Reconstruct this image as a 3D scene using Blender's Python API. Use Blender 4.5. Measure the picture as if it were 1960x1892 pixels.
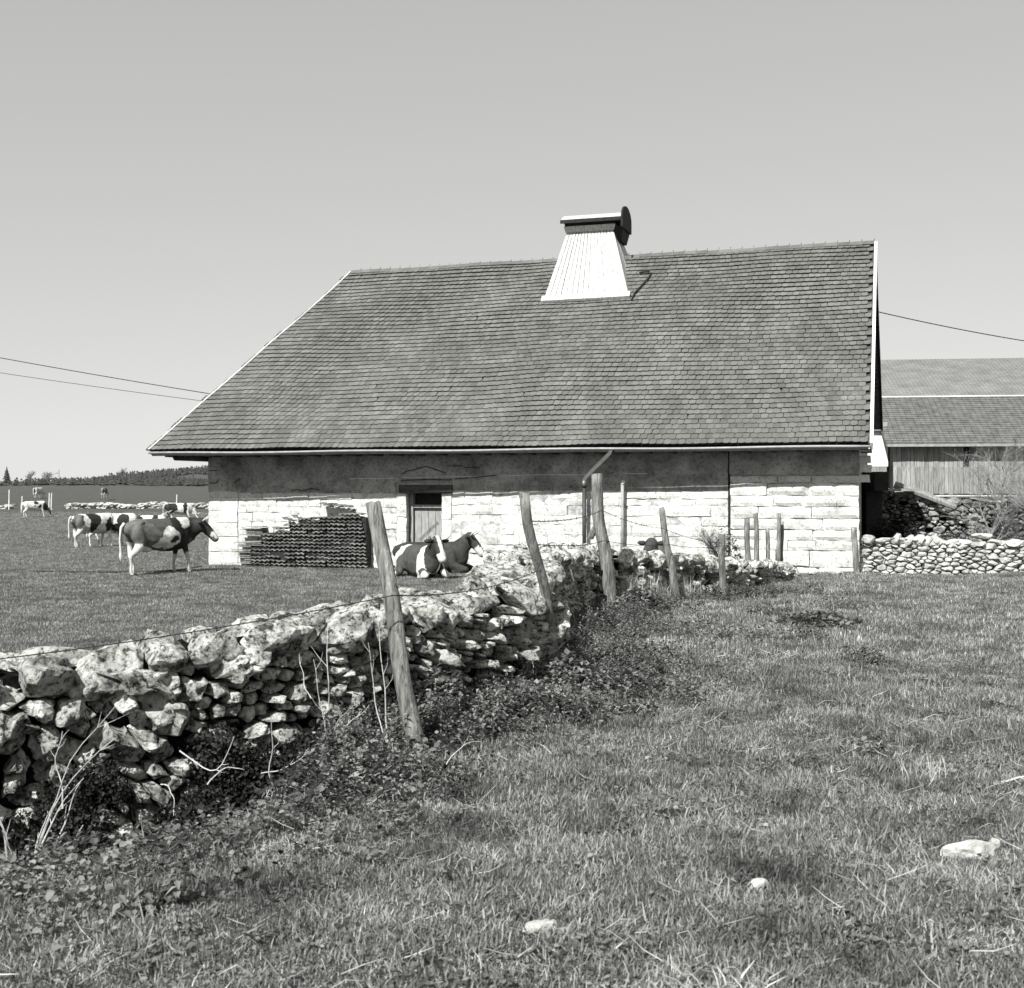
import bpy, bmesh, math, random
from mathutils import Vector, Matrix, noise
from math import sin, cos, pi, radians, sqrt, atan2, exp

# ------------------------------------------------------------------ camera, world, sun, exposure
S = bpy.context.scene
for o in list(bpy.data.objects): bpy.data.objects.remove(o)
COL = S.collection
EYE = 1.6; F = 2350.0; CX = 980.0; HZ = 933.0
cam_d = bpy.data.cameras.new('camera'); cam = bpy.data.objects.new('camera', cam_d); COL.objects.link(cam)
cam.location = (0, 0, EYE); cam.rotation_euler = (radians(90), 0, 0)
cam_d.sensor_width = 36; cam_d.lens = 36*F/1960; cam_d.shift_y = -13/1960
cam_d.clip_start = .1; cam_d.clip_end = 6000
cam_d.dof.use_dof = True; cam_d.dof.focus_distance = 13; cam_d.dof.aperture_fstop = 7.0
S.camera = cam
W = bpy.data.worlds.new('World'); S.world = W; W.use_nodes = True
SUN_EL = radians(45); SUN_H = Vector((-.47, -.88)).normalized()
nt = W.node_tree; nt.nodes.clear()
sky = nt.nodes.new('ShaderNodeTexSky'); sky.sky_type = 'NISHITA'; sky.sun_disc = False
sky.sun_elevation = SUN_EL; sky.sun_rotation = atan2(SUN_H.x, SUN_H.y) % (2*pi)
sky.air_density = 1.0; sky.dust_density = .12; sky.ozone_density = 2.5
bw = nt.nodes.new('ShaderNodeRGBToBW'); tint = nt.nodes.new('ShaderNodeMix'); tint.data_type = 'RGBA'; tint.blend_type = 'MULTIPLY'
tint.inputs[0].default_value = 1; tint.inputs[7].default_value = (1.0, .995, .985, 1)
bg = nt.nodes.new('ShaderNodeBackground'); wo = nt.nodes.new('ShaderNodeOutputWorld')
gm = nt.nodes.new('ShaderNodeMath'); gm.operation = 'POWER'; gm.inputs[1].default_value = .36   # flat response of the old film to sky light
gx = nt.nodes.new('ShaderNodeMath'); gx.operation = 'MULTIPLY'; gx.inputs[1].default_value = 1.68
nt.links.new(sky.outputs[0], bw.inputs[0]); nt.links.new(bw.outputs[0], gm.inputs[0]); nt.links.new(gm.outputs[0], gx.inputs[0]); nt.links.new(gx.outputs[0], tint.inputs[6])
nt.links.new(tint.outputs[2], bg.inputs[0]); nt.links.new(bg.outputs[0], wo.inputs[0])
bg.inputs[1].default_value = .14
sd = bpy.data.lights.new('sun', 'SUN'); sd.energy = 5.0; sd.angle = radians(.5); sd.color = (1, .992, .975)
so = bpy.data.objects.new('sun', sd); COL.objects.link(so)
sv = Vector((SUN_H.x*cos(SUN_EL), SUN_H.y*cos(SUN_EL), sin(SUN_EL)))
so.rotation_euler = sv.to_track_quat('Z', 'Y').to_euler(); so.location = (-20, -30, 40)
S.view_settings.view_transform = 'Standard'; S.view_settings.look = 'None'
S.view_settings.gamma = 1; S.view_settings.use_curve_mapping = False
S.view_settings.exposure = .7
S.render.engine = 'CYCLES'
R = random.Random(7)

def P(vx, vy, d): return Vector(((vx-CX)/F*d, d, EYE+(HZ-vy)/F*d))
def px(vx, d): return (vx-CX)/F*d
def lerp(a, b, t): return a+(b-a)*t
def sstep(a, b, x):
    t = min(1, max(0, (x-a)/(b-a))); return t*t*(3-2*t)
def interp(x, xs, ys):
    if x <= xs[0]: return ys[0]
    for i in range(1, len(xs)):
        if x <= xs[i]:
            return lerp(ys[i-1], ys[i], (x-xs[i-1])/(xs[i]-xs[i-1]))
    return ys[-1]
def nz(x, y=0, z=0): return noise.noise(Vector((x, y, z)))

# ------------------------------------------------------------------ object helpers
def tag(o, label=None, cat=None, group=None, kind=None):
    if label: o['label'] = label
    if cat: o['category'] = cat
    if group: o['group'] = group
    if kind: o['kind'] = kind
    return o
def empty(name, loc=(0, 0, 0), rz=0, label=None, cat=None, group=None):
    o = bpy.data.objects.new(name, None); COL.objects.link(o); o.location = loc; o.rotation_euler = (0, 0, rz)
    o.empty_display_size = .2
    return tag(o, label, cat, group)
def link(name, me, parent=None, loc=None, rot=None, scale=None):
    o = bpy.data.objects.new(name, me); COL.objects.link(o)
    if parent: o.parent = parent
    if loc is not None: o.location = loc
    if rot is not None: o.rotation_euler = rot
    if scale is not None: o.scale = scale
    return o
class MB:
    def __init__(s): s.v = []; s.f = []
    def add(s, vs, fs):
        n = len(s.v); s.v += [tuple(v) for v in vs]; s.f += [tuple(i+n for i in f) for f in fs]; return s
    def box(s, c, d, rot=None):
        hx, hy, hz = d[0]/2, d[1]/2, d[2]/2
        vs = [Vector((x, y, z)) for z in (-hz, hz) for y in (-hy, hy) for x in (-hx, hx)]
        if rot is not None: vs = [rot @ v for v in vs]
        c = Vector(c)
        return s.add([v+c for v in vs], [(0, 2, 3, 1), (4, 5, 7, 6), (0, 1, 5, 4), (2, 6, 7, 3), (0, 4, 6, 2), (1, 3, 7, 5)])
    def hexa(s, p):  # 8 points: bottom 4 ccw, top 4 ccw
        return s.add(p, [(3, 2, 1, 0), (4, 5, 6, 7), (0, 1, 5, 4), (1, 2, 6, 5), (2, 3, 7, 6), (3, 0, 4, 7)])
    def tube(s, pts, rad, n=6, cap=True):
        pts = [Vector(p) for p in pts]; rs = rad if isinstance(rad, (list, tuple)) else [rad]*len(pts)
        up = None; vs = []; fs = []
        for i, p in enumerate(pts):
            t = (pts[min(i+1, len(pts)-1)]-pts[max(i-1, 0)])
            if t.length < 1e-9: t = Vector((0, 0, 1))
            t.normalize()
            if up is None:
                up = t.orthogonal().normalized()
            else:
                up = (up - t*up.dot(t))
                up = up.normalized() if up.length > 1e-6 else t.orthogonal().normalized()
            b = t.cross(up)
            for k in range(n):
                a = 2*pi*k/n; vs.append(p+(up*cos(a)+b*sin(a))*rs[i])
        for i in range(len(pts)-1):
            for k in range(n):
                fs.append((i*n+k, i*n+(k+1) % n, (i+1)*n+(k+1) % n, (i+1)*n+k))
        if cap and n > 2:
            fs.append(tuple(range(n-1, -1, -1))); fs.append(tuple(range((len(pts)-1)*n, len(pts)*n)))
        return s.add(vs, fs)
    def mesh(s, name, m, smooth=False):
        me = bpy.data.meshes.new(name); me.from_pydata(s.v, [], s.f); me.materials.append(m)
        if smooth: me.polygons.foreach_set('use_smooth', [True]*len(me.polygons))
        me.update(); return me
    def build(s, name, m, parent=None, smooth=False, kind=None):
        o = link(name, s.mesh(name, m, smooth), parent)
        if kind: o['kind'] = kind
        return o

# ------------------------------------------------------------------ materials (grey: the photograph is black and white)
def g(v): return (v, v*1.004, v*.985, 1)
class NT:
    def __init__(s, name, rough=.9, spec=.2):
        s.m = bpy.data.materials.new(name); s.m.use_nodes = True; s.t = s.m.node_tree
        s.b = s.t.nodes['Principled BSDF']; s.b.inputs['Roughness'].default_value = rough
        s.b.inputs['Specular IOR Level'].default_value = spec
        s.tc = s.t.nodes.new('ShaderNodeTexCoord'); s.geo = s.t.nodes.new('ShaderNodeNewGeometry')
    def L(s, a, b): s.t.links.new(a, b)
    def co(s, kind='pos', scale=(1, 1, 1)):
        src = s.geo.outputs['Position'] if kind == 'pos' else s.tc.outputs['Object']
        mp = s.t.nodes.new('ShaderNodeMapping'); mp.inputs['Scale'].default_value = scale
        s.L(src, mp.inputs[0]); return mp.outputs[0]
    def noise(s, co, scale, detail=5, rough=.6, dist=0):
        n = s.t.nodes.new('ShaderNodeTexNoise'); n.inputs['Scale'].default_value = scale
        n.inputs['Detail'].default_value = detail; n.inputs['Roughness'].default_value = rough
        n.inputs['Distortion'].default_value = dist
        s.L(co, n.inputs['Vector']); return n.outputs[0]
    def voro(s, co, scale, feature='F1'):
        n = s.t.nodes.new('ShaderNodeTexVoronoi'); n.feature = feature; n.inputs['Scale'].default_value = scale
        s.L(co, n.inputs['Vector']); return n.outputs[0]
    def ramp(s, fac, stops):
        r = s.t.nodes.new('ShaderNodeValToRGB'); cr = r.color_ramp
        while len(cr.elements) < len(stops): cr.elements.new(.5)
        for e, (p, v) in zip(cr.elements, stops): e.position = p; e.color = g(v)
        s.L(fac, r.inputs[0]); return r.outputs[0]
    def mul(s, a, b, fac=1, mode='MULTIPLY'):
        n = s.t.nodes.new('ShaderNodeMix'); n.data_type = 'RGBA'; n.blend_type = mode; n.inputs[0].default_value = fac
        for x, i in ((a, 6), (b, 7)):
            if isinstance(x, (int, float)): n.inputs[i].default_value = g(x)
            else: s.L(x, n.inputs[i])
        return n.outputs[2]
    def mixf(s, a, b, f):
        n = s.t.nodes.new('ShaderNodeMix'); n.data_type = 'RGBA'
        s.L(f, n.inputs[0])
        for x, i in ((a, 6), (b, 7)):
            if isinstance(x, (int, float)): n.inputs[i].default_value = g(x)
            else: s.L(x, n.inputs[i])
        return n.outputs[2]
    def rnd(s, lo, hi):
        oi = s.t.nodes.new('ShaderNodeObjectInfo'); a = s.t.nodes.new('ShaderNodeMath'); a.operation = 'ADD'
        s.L(oi.outputs['Random'], a.inputs[0]); s.L(s.geo.outputs['Random Per Island'], a.inputs[1])
        fr = s.t.nodes.new('ShaderNodeMath'); fr.operation = 'FRACT'; s.L(a.outputs[0], fr.inputs[0])
        return s.ramp(fr.outputs[0], [(0, lo), (1, hi)])
    def bump(s, h, strength=.5, dist=.02):
        n = s.t.nodes.new('ShaderNodeBump'); n.inputs['Strength'].default_value = strength; n.inputs['Distance'].default_value = dist
        s.L(h, n.inputs['Height'])
        if s.b.inputs['Normal'].is_linked: s.L(s.b.inputs['Normal'].links[0].from_socket, n.inputs['Normal'])
        s.L(n.outputs[0], s.b.inputs['Normal']); return s
    def col(s, c):
        if isinstance(c, (int, float)): s.b.inputs['Base Color'].default_value = g(c)
        else: s.L(c, s.b.inputs['Base Color'])
        return s
def plain(name, v, rough=.8, var=.3, scale=8, spec=.2, sc=(1, 1, 1)):
    n = NT(name, rough, spec); f = n.noise(n.co('pos', sc), scale)
    n.col(n.ramp(f, [(.3, v*(1-var)), (.7, v*(1+var))])).bump(f, .3, .01); return n.m
M = {}
n = NT('limestone', .95, .1)          # dry wall stone: pale with dark lichen blotches and pits
c = n.co('pos'); a = n.noise(c, 5.5, 8, .68, .3); b = n.noise(c, 24, 6, .7); v = n.voro(c, 26)
base = n.ramp(a, [(.38, .09), (.45, .42), (.57, .84)])
lich = n.ramp(b, [(.39, .12), (.50, 1)])
pit = n.ramp(v, [(.05, .5), (.22, 1)])
n.col(n.mul(n.mul(n.mul(base, lich), pit, .7), n.rnd(.6, 1.0)))
n.bump(n.noise(c, 9, 10, .72), 1, .06).bump(b, .9, .02).bump(v, .5, .012); M['stone'] = n.m
n = NT('dark_stone', .95, .1); c = n.co('pos'); a = n.noise(c, 4.5, 8, .65)
n.col(n.mul(n.ramp(a, [(.33, .05), (.47, .24), (.64, .52)]), n.rnd(.55, 1))); n.bump(n.noise(c, 12, 9, .7), 1, .05); M['dstone'] = n.m
n = NT('clean_limestone', .92, .1); c = n.co('pos'); a = n.noise(c, 4, 8, .65); b = n.noise(c, 30, 5, .7)
n.col(n.mul(n.mul(n.ramp(a, [(.3, .30), (.5, .55), (.7, .72)]), n.ramp(b, [(.3, .6), (.5, 1)])), n.rnd(.62, 1))); n.bump(a, .7, .04).bump(b, .5, .012); M['cstone'] = n.m
n = NT('whitewashed_stone', .9, .1); c = n.co('pos'); a = n.noise(c, 2.2, 8, .7); b = n.noise(c, 22, 6, .75)
n.col(n.mul(n.mul(n.ramp(a, [(.32, .38), (.46, .60), (.7, .72)]), n.ramp(b, [(.36, .3), (.46, 1)])), n.rnd(.85, 1))); n.bump(a, .5, .04).bump(b, .6, .012); M['block'] = n.m
n = NT('shaded_plaster', .92, .1); c = n.co('pos'); a = n.noise(c, 1.3, 9, .7, .4); b = n.noise(c, 14, 6, .7)
n.col(n.mul(n.ramp(a, [(.33, .14), (.46, .27), (.55, .36), (.72, .50)]), n.ramp(b, [(.35, .5), (.5, 1)]))); n.bump(a, .5, .04).bump(b, .5, .01); M['plaster'] = n.m  # plaster tone lowered to take in the shade under the eaves
M['mortar'] = plain('mortar', .36, .95, .5, 9)
n = NT('clay_roof_tile', .8, .3); c = n.co('pos'); a = n.noise(n.co('pos', (1, .45, .45)), 1.1, 6, .62, .5); b = n.noise(c, 30, 5, .7)
lp = n.noise(n.co('pos', (.35, .9, 1.6)), 1.3, 4, .6)
n.col(n.mul(n.mul(n.mul(n.ramp(a, [(.33, .106), (.5, .132), (.68, .160)]), n.ramp(lp, [(.55, .95), (.76, 1.22)])), n.rnd(.74, 1.08)), n.ramp(b, [(.3, .72), (.6, 1.1)])))
n.bump(b, .5, .008); M['tile'] = n.m
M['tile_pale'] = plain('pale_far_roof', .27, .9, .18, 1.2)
M['tile_edge'] = plain('dark_tile_edge', .012, .95, .4, 20)  # near-black on the lower tile edges, draws the course lines
M['tile_far'] = plain('far_roof_tile', .15, .85, .35, 3)
n = NT('white_sheet', .6, .3); c = n.co('pos', (7, 7, .5)); a = n.noise(c, 3, 6, .65); b = n.noise(n.co('pos'), 8, 6, .7)
n.col(n.mul(n.ramp(a, [(.36, .27), (.5, .44), (.64, .55)]), n.ramp(b, [(.30, .4), (.42, 1)]))); n.bump(a, .2, .01); M['white'] = n.m
M['trim'] = plain('white_painted_board', .72, .6, .12, 6)
n = NT('stacked_tile_clay', .9, .2); n.col(n.mul(n.ramp(n.noise(n.co('pos'), 5, 6, .7), [(.35, .10), (.65, .30)]), n.rnd(.5, 1.1))); M['stack'] = n.m
M['zinc'] = plain('zinc_sheet', .26, .5, .25, 6, .5)
M['iron'] = plain('dark_iron', .035, .55, .3, 10, .4)
M['blackwood'] = plain('near_black_wood', .022, .8, .4, 8)
M['soffit'] = plain('soffit_wood', .06, .85, .4, 8)
n = NT('weathered_wood', .9, .15); c = n.co('obj', (9, 9, .8)); a = n.noise(c, 5, 8, .7, .6); b = n.noise(n.co('obj', (3, 3, 1)), 2.5, 5, .6)
n.col(n.mul(n.mul(n.ramp(a, [(.34, .05), (.47, .20), (.66, .38)]), n.ramp(b, [(.35, .55), (.6, 1.1)])), n.rnd(.8, 1))); n.bump(a, .9, .02); M['post'] = n.m
n = NT('grey_planks', .88, .15); c = n.co('pos', (6, 6, .5)); a = n.noise(c, 4, 7, .65, .4)
n.col(n.mul(n.ramp(a, [(.34, .16), (.5, .30), (.66, .42)]), n.rnd(.65, 1))); n.bump(a, .5, .01); M['plank'] = n.m
M['oldbeam'] = plain('dark_lintel', .07, .9, .5, 9, sc=(.6, 1, 3))
M['door'] = plain('door_wood', .27, .85, .3, 7, sc=(3, 3, .6))
n = NT('dark_fill', 1, 0); a = n.noise(n.co('pos'), 12, 6, .7); n.col(n.ramp(a, [(.4, .004), (.7, .02)])); n.bump(a, .8, .03); M['dark_fill'] = n.m
n = NT('meadow', .95, .05); c = n.co('pos'); a = n.noise(c, .7, 9, .75); b = n.noise(c, 13, 6, .75); d = n.noise(c, 90, 3, .6)
n.col(n.mul(n.mul(n.ramp(a, [(.33, .060), (.5, .085), (.68, .115)]), n.ramp(b, [(.34, .5), (.5, 1), (.7, 1.35)])), n.ramp(d, [(.3, .6), (.7, 1.3)])))
n.bump(b, .9, .06).bump(d, .5, .02); M['ground'] = n.m
def blade_mat(name, lo, hi):
    n = NT(name, .75, .15); n.col(n.mul(n.rnd(lo, hi), n.ramp(n.noise(n.co('pos'), 1.5, 7, .72), [(.36, .42), (.5, 1), (.66, 1.5)])))
    tr = n.t.nodes.new('ShaderNodeBsdfTranslucent'); tr.inputs[0].default_value = g(hi*.9)
    ad = n.t.nodes.new('ShaderNodeMixShader'); ad.inputs[0].default_value = .28
    out = n.t.nodes['Material Output']
    n.L(n.b.outputs[0], ad.inputs[1]); n.L(tr.outputs[0], ad.inputs[2]); n.L(ad.outputs[0], out.inputs[0]); return n.m
M['grass'] = blade_mat('grass_blade', .055, .36)
M['leaf'] = blade_mat('weed_leaf', .035, .26)
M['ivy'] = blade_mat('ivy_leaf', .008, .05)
M['straw'] = blade_mat('dry_straw', .30, .60)
M['stalk'] = plain('dry_stalk', .46, .8, .3, 30)
M['wire'] = plain('rusty_wire', .03, .7, .3, 40)
M['bark'] = plain('twig_bark', .20, .9, .4, 12)
M['forest'] = plain('far_forest', .045, .95, .5, .25)
M['horn'] = plain('horn', .5, .4, .2, 20, .5)
M['eye'] = plain('cow_eye', .01, .1, .1, 5, .6)
n = NT('cow_hide', .7, .2); at = n.t.nodes.new('ShaderNodeAttribute'); at.attribute_name = 'hide'
a = n.noise(n.co('obj'), 26, 5, .7); b = n.noise(n.co('obj'), 6, 6, .7); n.col(n.mul(n.mul(at.outputs['Color'], n.ramp(a, [(.3, .75), (.65, 1.1)])), n.ramp(b, [(.3, .55), (.6, 1.15)]))); n.bump(a, .4, .01).bump(b, .5, .04); M['hide'] = n.m

# ------------------------------------------------------------------ terrain
WP = [(-700, 5.85), (-250, 6.6), (0, 7.1), (300, 7.5), (600, 8.1), (850, 8.9), (1050, 10.1), (1042, 12.6), (1085, 16), (1140, 18.9)]
WPX = [px(a, b) for a, b in WP]+[2.8, 3.9, 5.6, 6.6]; WPY = [b for a, b in WP]+[20.8, 22, 25.5, 28.3]
def wall_y(x):
    if x < WPX[0]: return WPY[0]+(x-WPX[0])*.25
    if x > WPX[-1]: return WPY[-1]+(x-WPX[-1])*6
    return interp(x, WPX, WPY)
def wdist(x, y):    # signed distance to the wall face, positive on the field side
    best = 1e9; n = len(WPX)
    for i in range(n-1):
        ax, ay, bx, by = WPX[i], WPY[i], WPX[i+1], WPY[i+1]; dx, dy = bx-ax, by-ay
        t = max(0, min(1, ((x-ax)*dx+(y-ay)*dy)/(dx*dx+dy*dy)))
        d = math.hypot(x-ax-t*dx, y-ay-t*dy)
        if d < best: best = d
    return best if y > wall_y(x) else -best
RY = [0, 6, 10, 14, 20, 29, 60]; RZ = [0, 0, -.03, -.12, -.25, -.44, -.5]
LY = [0, 32, 52, 104, 134, 150, 300, 500, 700, 1500, 4000]; LZ = [-.55, -.55, -.88, -.95, -.8, .2, .9, 1.3, 2.2, 3.4, 5]
def H(x, y):
    dd = wdist(x, y) if (-9 < x < 12 and 1 < y < 32) else (3 if y > wall_y(x) else -3)
    right = interp(y, RY, RZ); left = interp(y, LY, LZ)
    if x > 7.2 and y > 28: dd = -3 if y < 60 else 3
    t = sstep(.0, .6, dd); z = lerp(right, left, t)
    if y > 60: z = left
    if dd < .1 and x < -.5:   # hollow at the wall foot
        z -= .80*exp(-(abs(dd+.25)/1.3)**3)*sstep(-.9, -2.0, x)
    if x > 8.5: z = lerp(z, 1.22, sstep(34.6, 35.2, y)*sstep(8.8, 9.8, x)*(1-sstep(90, 130, y)))
    if y > 250: z += 12*exp(-((x+150)/60)**2-((y-760)/210)**2)
    near = 1-sstep(35, 60, y)
    if dd < 0: z += (.06*nz(x*.55, y*.55, 3)+.045*nz(x*1.4, y*1.4, 8)+.018*nz(x*4, y*4, 1))*near
    else: z += (.03*nz(x*.3, y*.3, 5)+.012*nz(x*2, y*2, 2))*near
    return z
def lines(lo, hi, step, outlo, outhi, k=1.22):
    r = []; v = lo
    while v < hi: r.append(v); v += step
    s = step; v = r[-1]
    while v < outhi: s *= k; v += s; r.append(v)
    s = step; v = lo; q = []
    while v > outlo: s *= k; v -= s; q.append(v)
    return q[::-1]+r
xs = lines(-9, 13, .13, -2600, 2600); ys = lines(2.5, 32, .13, -40, 3500)
mb = MB(); nx = len(xs)
mb.v = [(x, y, H(x, y)) for y in ys for x in xs]
mb.f = [(j*nx+i, j*nx+i+1, (j+1)*nx+i+1, (j+1)*nx+i) for j in range(len(ys)-1) for i in range(nx-1)]
mb.build('ground', M['ground'], smooth=True, kind='structure')

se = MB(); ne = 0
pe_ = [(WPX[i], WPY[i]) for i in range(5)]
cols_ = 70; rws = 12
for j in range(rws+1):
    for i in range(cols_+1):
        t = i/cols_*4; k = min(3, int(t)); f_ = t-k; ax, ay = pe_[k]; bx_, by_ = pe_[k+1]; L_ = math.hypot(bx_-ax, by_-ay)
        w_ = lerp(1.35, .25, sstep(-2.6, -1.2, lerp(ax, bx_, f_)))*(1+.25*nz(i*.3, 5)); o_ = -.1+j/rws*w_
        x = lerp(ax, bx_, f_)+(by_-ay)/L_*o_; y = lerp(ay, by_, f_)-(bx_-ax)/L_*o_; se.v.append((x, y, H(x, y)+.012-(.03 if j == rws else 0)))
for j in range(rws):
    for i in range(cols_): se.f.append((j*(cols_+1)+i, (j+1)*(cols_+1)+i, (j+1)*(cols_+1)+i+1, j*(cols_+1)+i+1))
se.build('dark_ground_strip', M['dark_fill'], smooth=True, kind='structure')  # near-black sheet over the hollow at the wall foot
# ------------------------------------------------------------------ house frame
TH = math.atan(.31); hs, hc = sin(TH), cos(TH); OX, OY = 8.12, 28.7
def HP(u, v, r): return Vector((OX-hc*u+hs*v, OY+hs*u+hc*v, EYE+r))   # r: height relative to the eye
def wv(u): return .024*u - .0       # the front wall runs a little askew under the eaves
WL, WD = 17.5, 12.6                 # wall length and depth
HE, HR, VE, VR = 1.02, 6.95, -.80, 6.6
GR = -2.12
HROT = -TH                          # rotation that maps local +x to the facade's right-hand direction
house = empty('stone_farmhouse', HP(8.7, 5, GR), HROT, 'long low stone farmhouse under a huge tiled roof with a white tapered chimney', 'house')
HI = Matrix.Translation(house.location) @ Matrix.Rotation(HROT, 4, 'Z'); HINV = HI.inverted()
def hb(mb, name, m, smooth=False, kind=None, parent=None):
    """link a mesh given in world coordinates as a part of the house"""
    mb.v = [tuple(HINV @ Vector(v)) for v in mb.v]
    return mb.build(name, m, parent or house, smooth, kind)
def ubox(mb, u0, u1, v0, v1, r0, r1, skew=True):
    w = (lambda u, v: v+wv(u)) if skew else (lambda u, v: v)
    mb.hexa([HP(u1, w(u1, v0), r0), HP(u0, w(u0, v0), r0), HP(u0, w(u0, v1), r0), HP(u1, w(u1, v1), r0),
             HP(u1, w(u1, v0), r1), HP(u0, w(u0, v0), r1), HP(u0, w(u0, v1), r1), HP(u1, w(u1, v1), r1)]); return mb
DU0, DU1, DT = 10.50, 11.50, -.165
# wall backing (mortar) around the doorway
w = MB()
ubox(w, 0.03, DU0-.02, .02, .6, GR-.3, HE+.1); ubox(w, DU1+.02, WL-.03, .02, .6, GR-.3, HE+.1); ubox(w, DU0-.02, DU1+.02, .02, .6, DT+.01, HE+.1)
hb(w, 'wall', M['mortar'])
w = MB(); w.hexa([HP(.05, .6, GR-.3), HP(.55, .6, GR-.3), HP(.55, WD, GR-.3), HP(.05, WD, GR-.3), HP(.05, .6, HE+.5), HP(.55, .6, HE+.5), HP(.55, WD, HE+.5), HP(.05, WD, HE+.5)])
hb(w, 'gable_wall', M['mortar'])
w = MB(); w.hexa([HP(WL-.5, 1.1, GR-.3), HP(WL, 1.1, GR-.3), HP(WL, WD, GR-.3), HP(WL-.5, WD, GR-.3), HP(WL-.5, 1.1, HE+.1), HP(WL, 1.1, HE+.1), HP(WL, WD, HE+.1), HP(WL-.5, WD, HE+.1)])
hb(w, 'end_wall', M['mortar'])
w = MB(); w.hexa([HP(.3, WD-.4, GR-.3), HP(WL-.3, WD-.4, GR-.3), HP(WL-.3, WD, GR-.3), HP(.3, WD, GR-.3), HP(.3, WD-.4, HE+.8), HP(WL-.3, WD-.4, HE+.8), HP(WL-.3, WD, HE+.8), HP(.3, WD, HE+.8)])
hb(w, 'back_wall', M['mortar'])
# gable boarding above the right end wall, near-black to paint in its shade
w = MB(); gp = [(1.0, HE+.5), (VR, HR-.75), (WD, HE+1.3), (WD, HE+.4), (1.0, HE+.4)]
vs = [HP(.05, v, r) for v, r in gp]+[HP(.12, v, r) for v, r in gp]
w.add(vs, [(0, 1, 2, 3, 4), (9, 8, 7, 6, 5)]); hb(w, 'gable_boarding', M['blackwood'])
def slab(u0, u1, r0, r1, vout, rng, thick=.14, gap=.006, rough=.016, step=.11, edge=.014):
    """a roughly dressed wall block: front face grid with rounded, worn edges; local frame of the house"""
    u0 += gap/2; u1 -= gap/2; r0 += gap/2; r1 -= gap/2
    nu = max(3, int((u1-u0)/step)+1); nr = max(3, int((r1-r0)/step)+1); mb = MB(); sd_ = rng.random()*50
    lean = [rng.uniform(-.012, .012) for _ in range(4)]
    for j in range(nr+1):
        for i in range(nu+1):
            a, b = i/nu, j/nr; u = lerp(u0, u1, a); r = lerp(r0, r1, b)
            e = min(min(a, 1-a)*(u1-u0), min(b, 1-b)*(r1-r0))
            out = vout - edge*exp(-e/.03)+rough*nz(u*5, r*5, sd_)+lerp(lean[0], lean[1], a)+lerp(lean[2], lean[3], b)
            if a in (0, 1): u += .022*nz(r*7, sd_, 1)
            if b in (0, 1): r += .026*nz(u*4, sd_, 2)
            mb.v.append(HP(u, wv(u)-out, r))
    k = nu+1
    for j in range(nr):
        for i in range(nu): mb.f.append((j*k+i, (j+1)*k+i, (j+1)*k+i+1, j*k+i+1))
    ring = [i for i in range(nu+1)]+[(j)*k+nu for j in range(1, nr+1)]+[nr*k+i for i in range(nu-1, -1, -1)]+[j*k for j in range(nr-1, 0, -1)]
    n0 = len(mb.v)
    for q in ring:
        p = mb.v[q]; mb.v.append(Vector(p)+Vector((hs, hc, 0))*thick)
    for t in range(len(ring)):
        t2 = (t+1) % len(ring); mb.f.append((ring[t], ring[t2], n0+t2, n0+t))
    return mb
rb = random.Random(11)
def courses(ua, ub, ra, rt, hmin, hmax, wmin, wmax, vout, mat, rough=.016, skip=None, gap=.006, edge=.012):
    r = ra
    while r < rt-.03:
        h = rb.uniform(hmin, hmax)
        if rt-r-h < hmin*.6: h = rt-r
        u = ua
        while u < ub-.02:
            wd = rb.uniform(wmin, wmax)
            if ub-u-wd < wmin*.6: wd = ub-u
            if not (skip and skip(u, u+wd, r, r+h)):
                b = slab(u, u+wd, r, r+h, vout+rb.uniform(-.012, .016), rb, rough=rough, gap=gap*rb.uniform(.3, 1.6), edge=edge*rb.uniform(.3, 1.7))
                hb(b, 'stone_block', mat)
            u += wd
        r += h
BR = GR-.05
courses(0, 3.0, BR, .27, .22, .38, .5, 1.25, .045, M['block'], .026, gap=.016, edge=.028)
doorskip = lambda a, b, c, d: False
courses(3.06, DU0-.28, BR, -.10, .17, .30, .35, .95, .0, M['block'], .018, gap=.007)
courses(DU0-.27, DU0, BR, DT-.01, .35, .7, .27, .27, .02, M['block'], .008)
courses(DU1, DU1+.27, BR, DT-.01, .35, .7, .27, .27, .02, M['block'], .008)
courses(DU1+.28, 16.55, BR, -.16, .16, .28, .35, .9, .0, M['block'], .020, gap=.008)
courses(16.57, WL, BR, -.10, .3, .42, .4, .93, .02, M['block'], .014, gap=.010)
# plaster field above, one undulating sheet darkened for the eave shade, its worn lower edge set at the shadow line
def sheet(ua, ub, lo, hi, out, step=.12):
    mb = MB(); nu = int((ub-ua)/step); nr = max(4, int((hi-.2)/step)+8)
    for j in range(nr+1):
        for i in range(nu+1):
            u = lerp(ua, ub, i/nu); l = lo(u); r = lerp(l, hi, j/nr)
            o_ = out+.014*nz(u*1.7, r*1.7, 4)+.006*nz(u*7, r*7, 9)
            if j == 0: o_ -= .05
            mb.v.append(HP(u, wv(u)-o_, r))
    for j in range(nr):
        for i in range(nu): mb.f.append((j*(nu+1)+i, (j+1)*(nu+1)+i, (j+1)*(nu+1)+i+1, j*(nu+1)+i+1))
    return mb
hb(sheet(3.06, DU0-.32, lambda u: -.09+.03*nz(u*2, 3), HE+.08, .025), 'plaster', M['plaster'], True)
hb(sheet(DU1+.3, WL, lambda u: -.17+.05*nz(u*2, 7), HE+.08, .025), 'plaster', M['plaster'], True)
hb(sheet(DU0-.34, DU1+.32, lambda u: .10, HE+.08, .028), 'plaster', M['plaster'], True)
hb(sheet(0, 3.02, lambda u: .27+.02*nz(u*3, 5), HE+.08, .035), 'plaster', M['plaster'], True)
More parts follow.
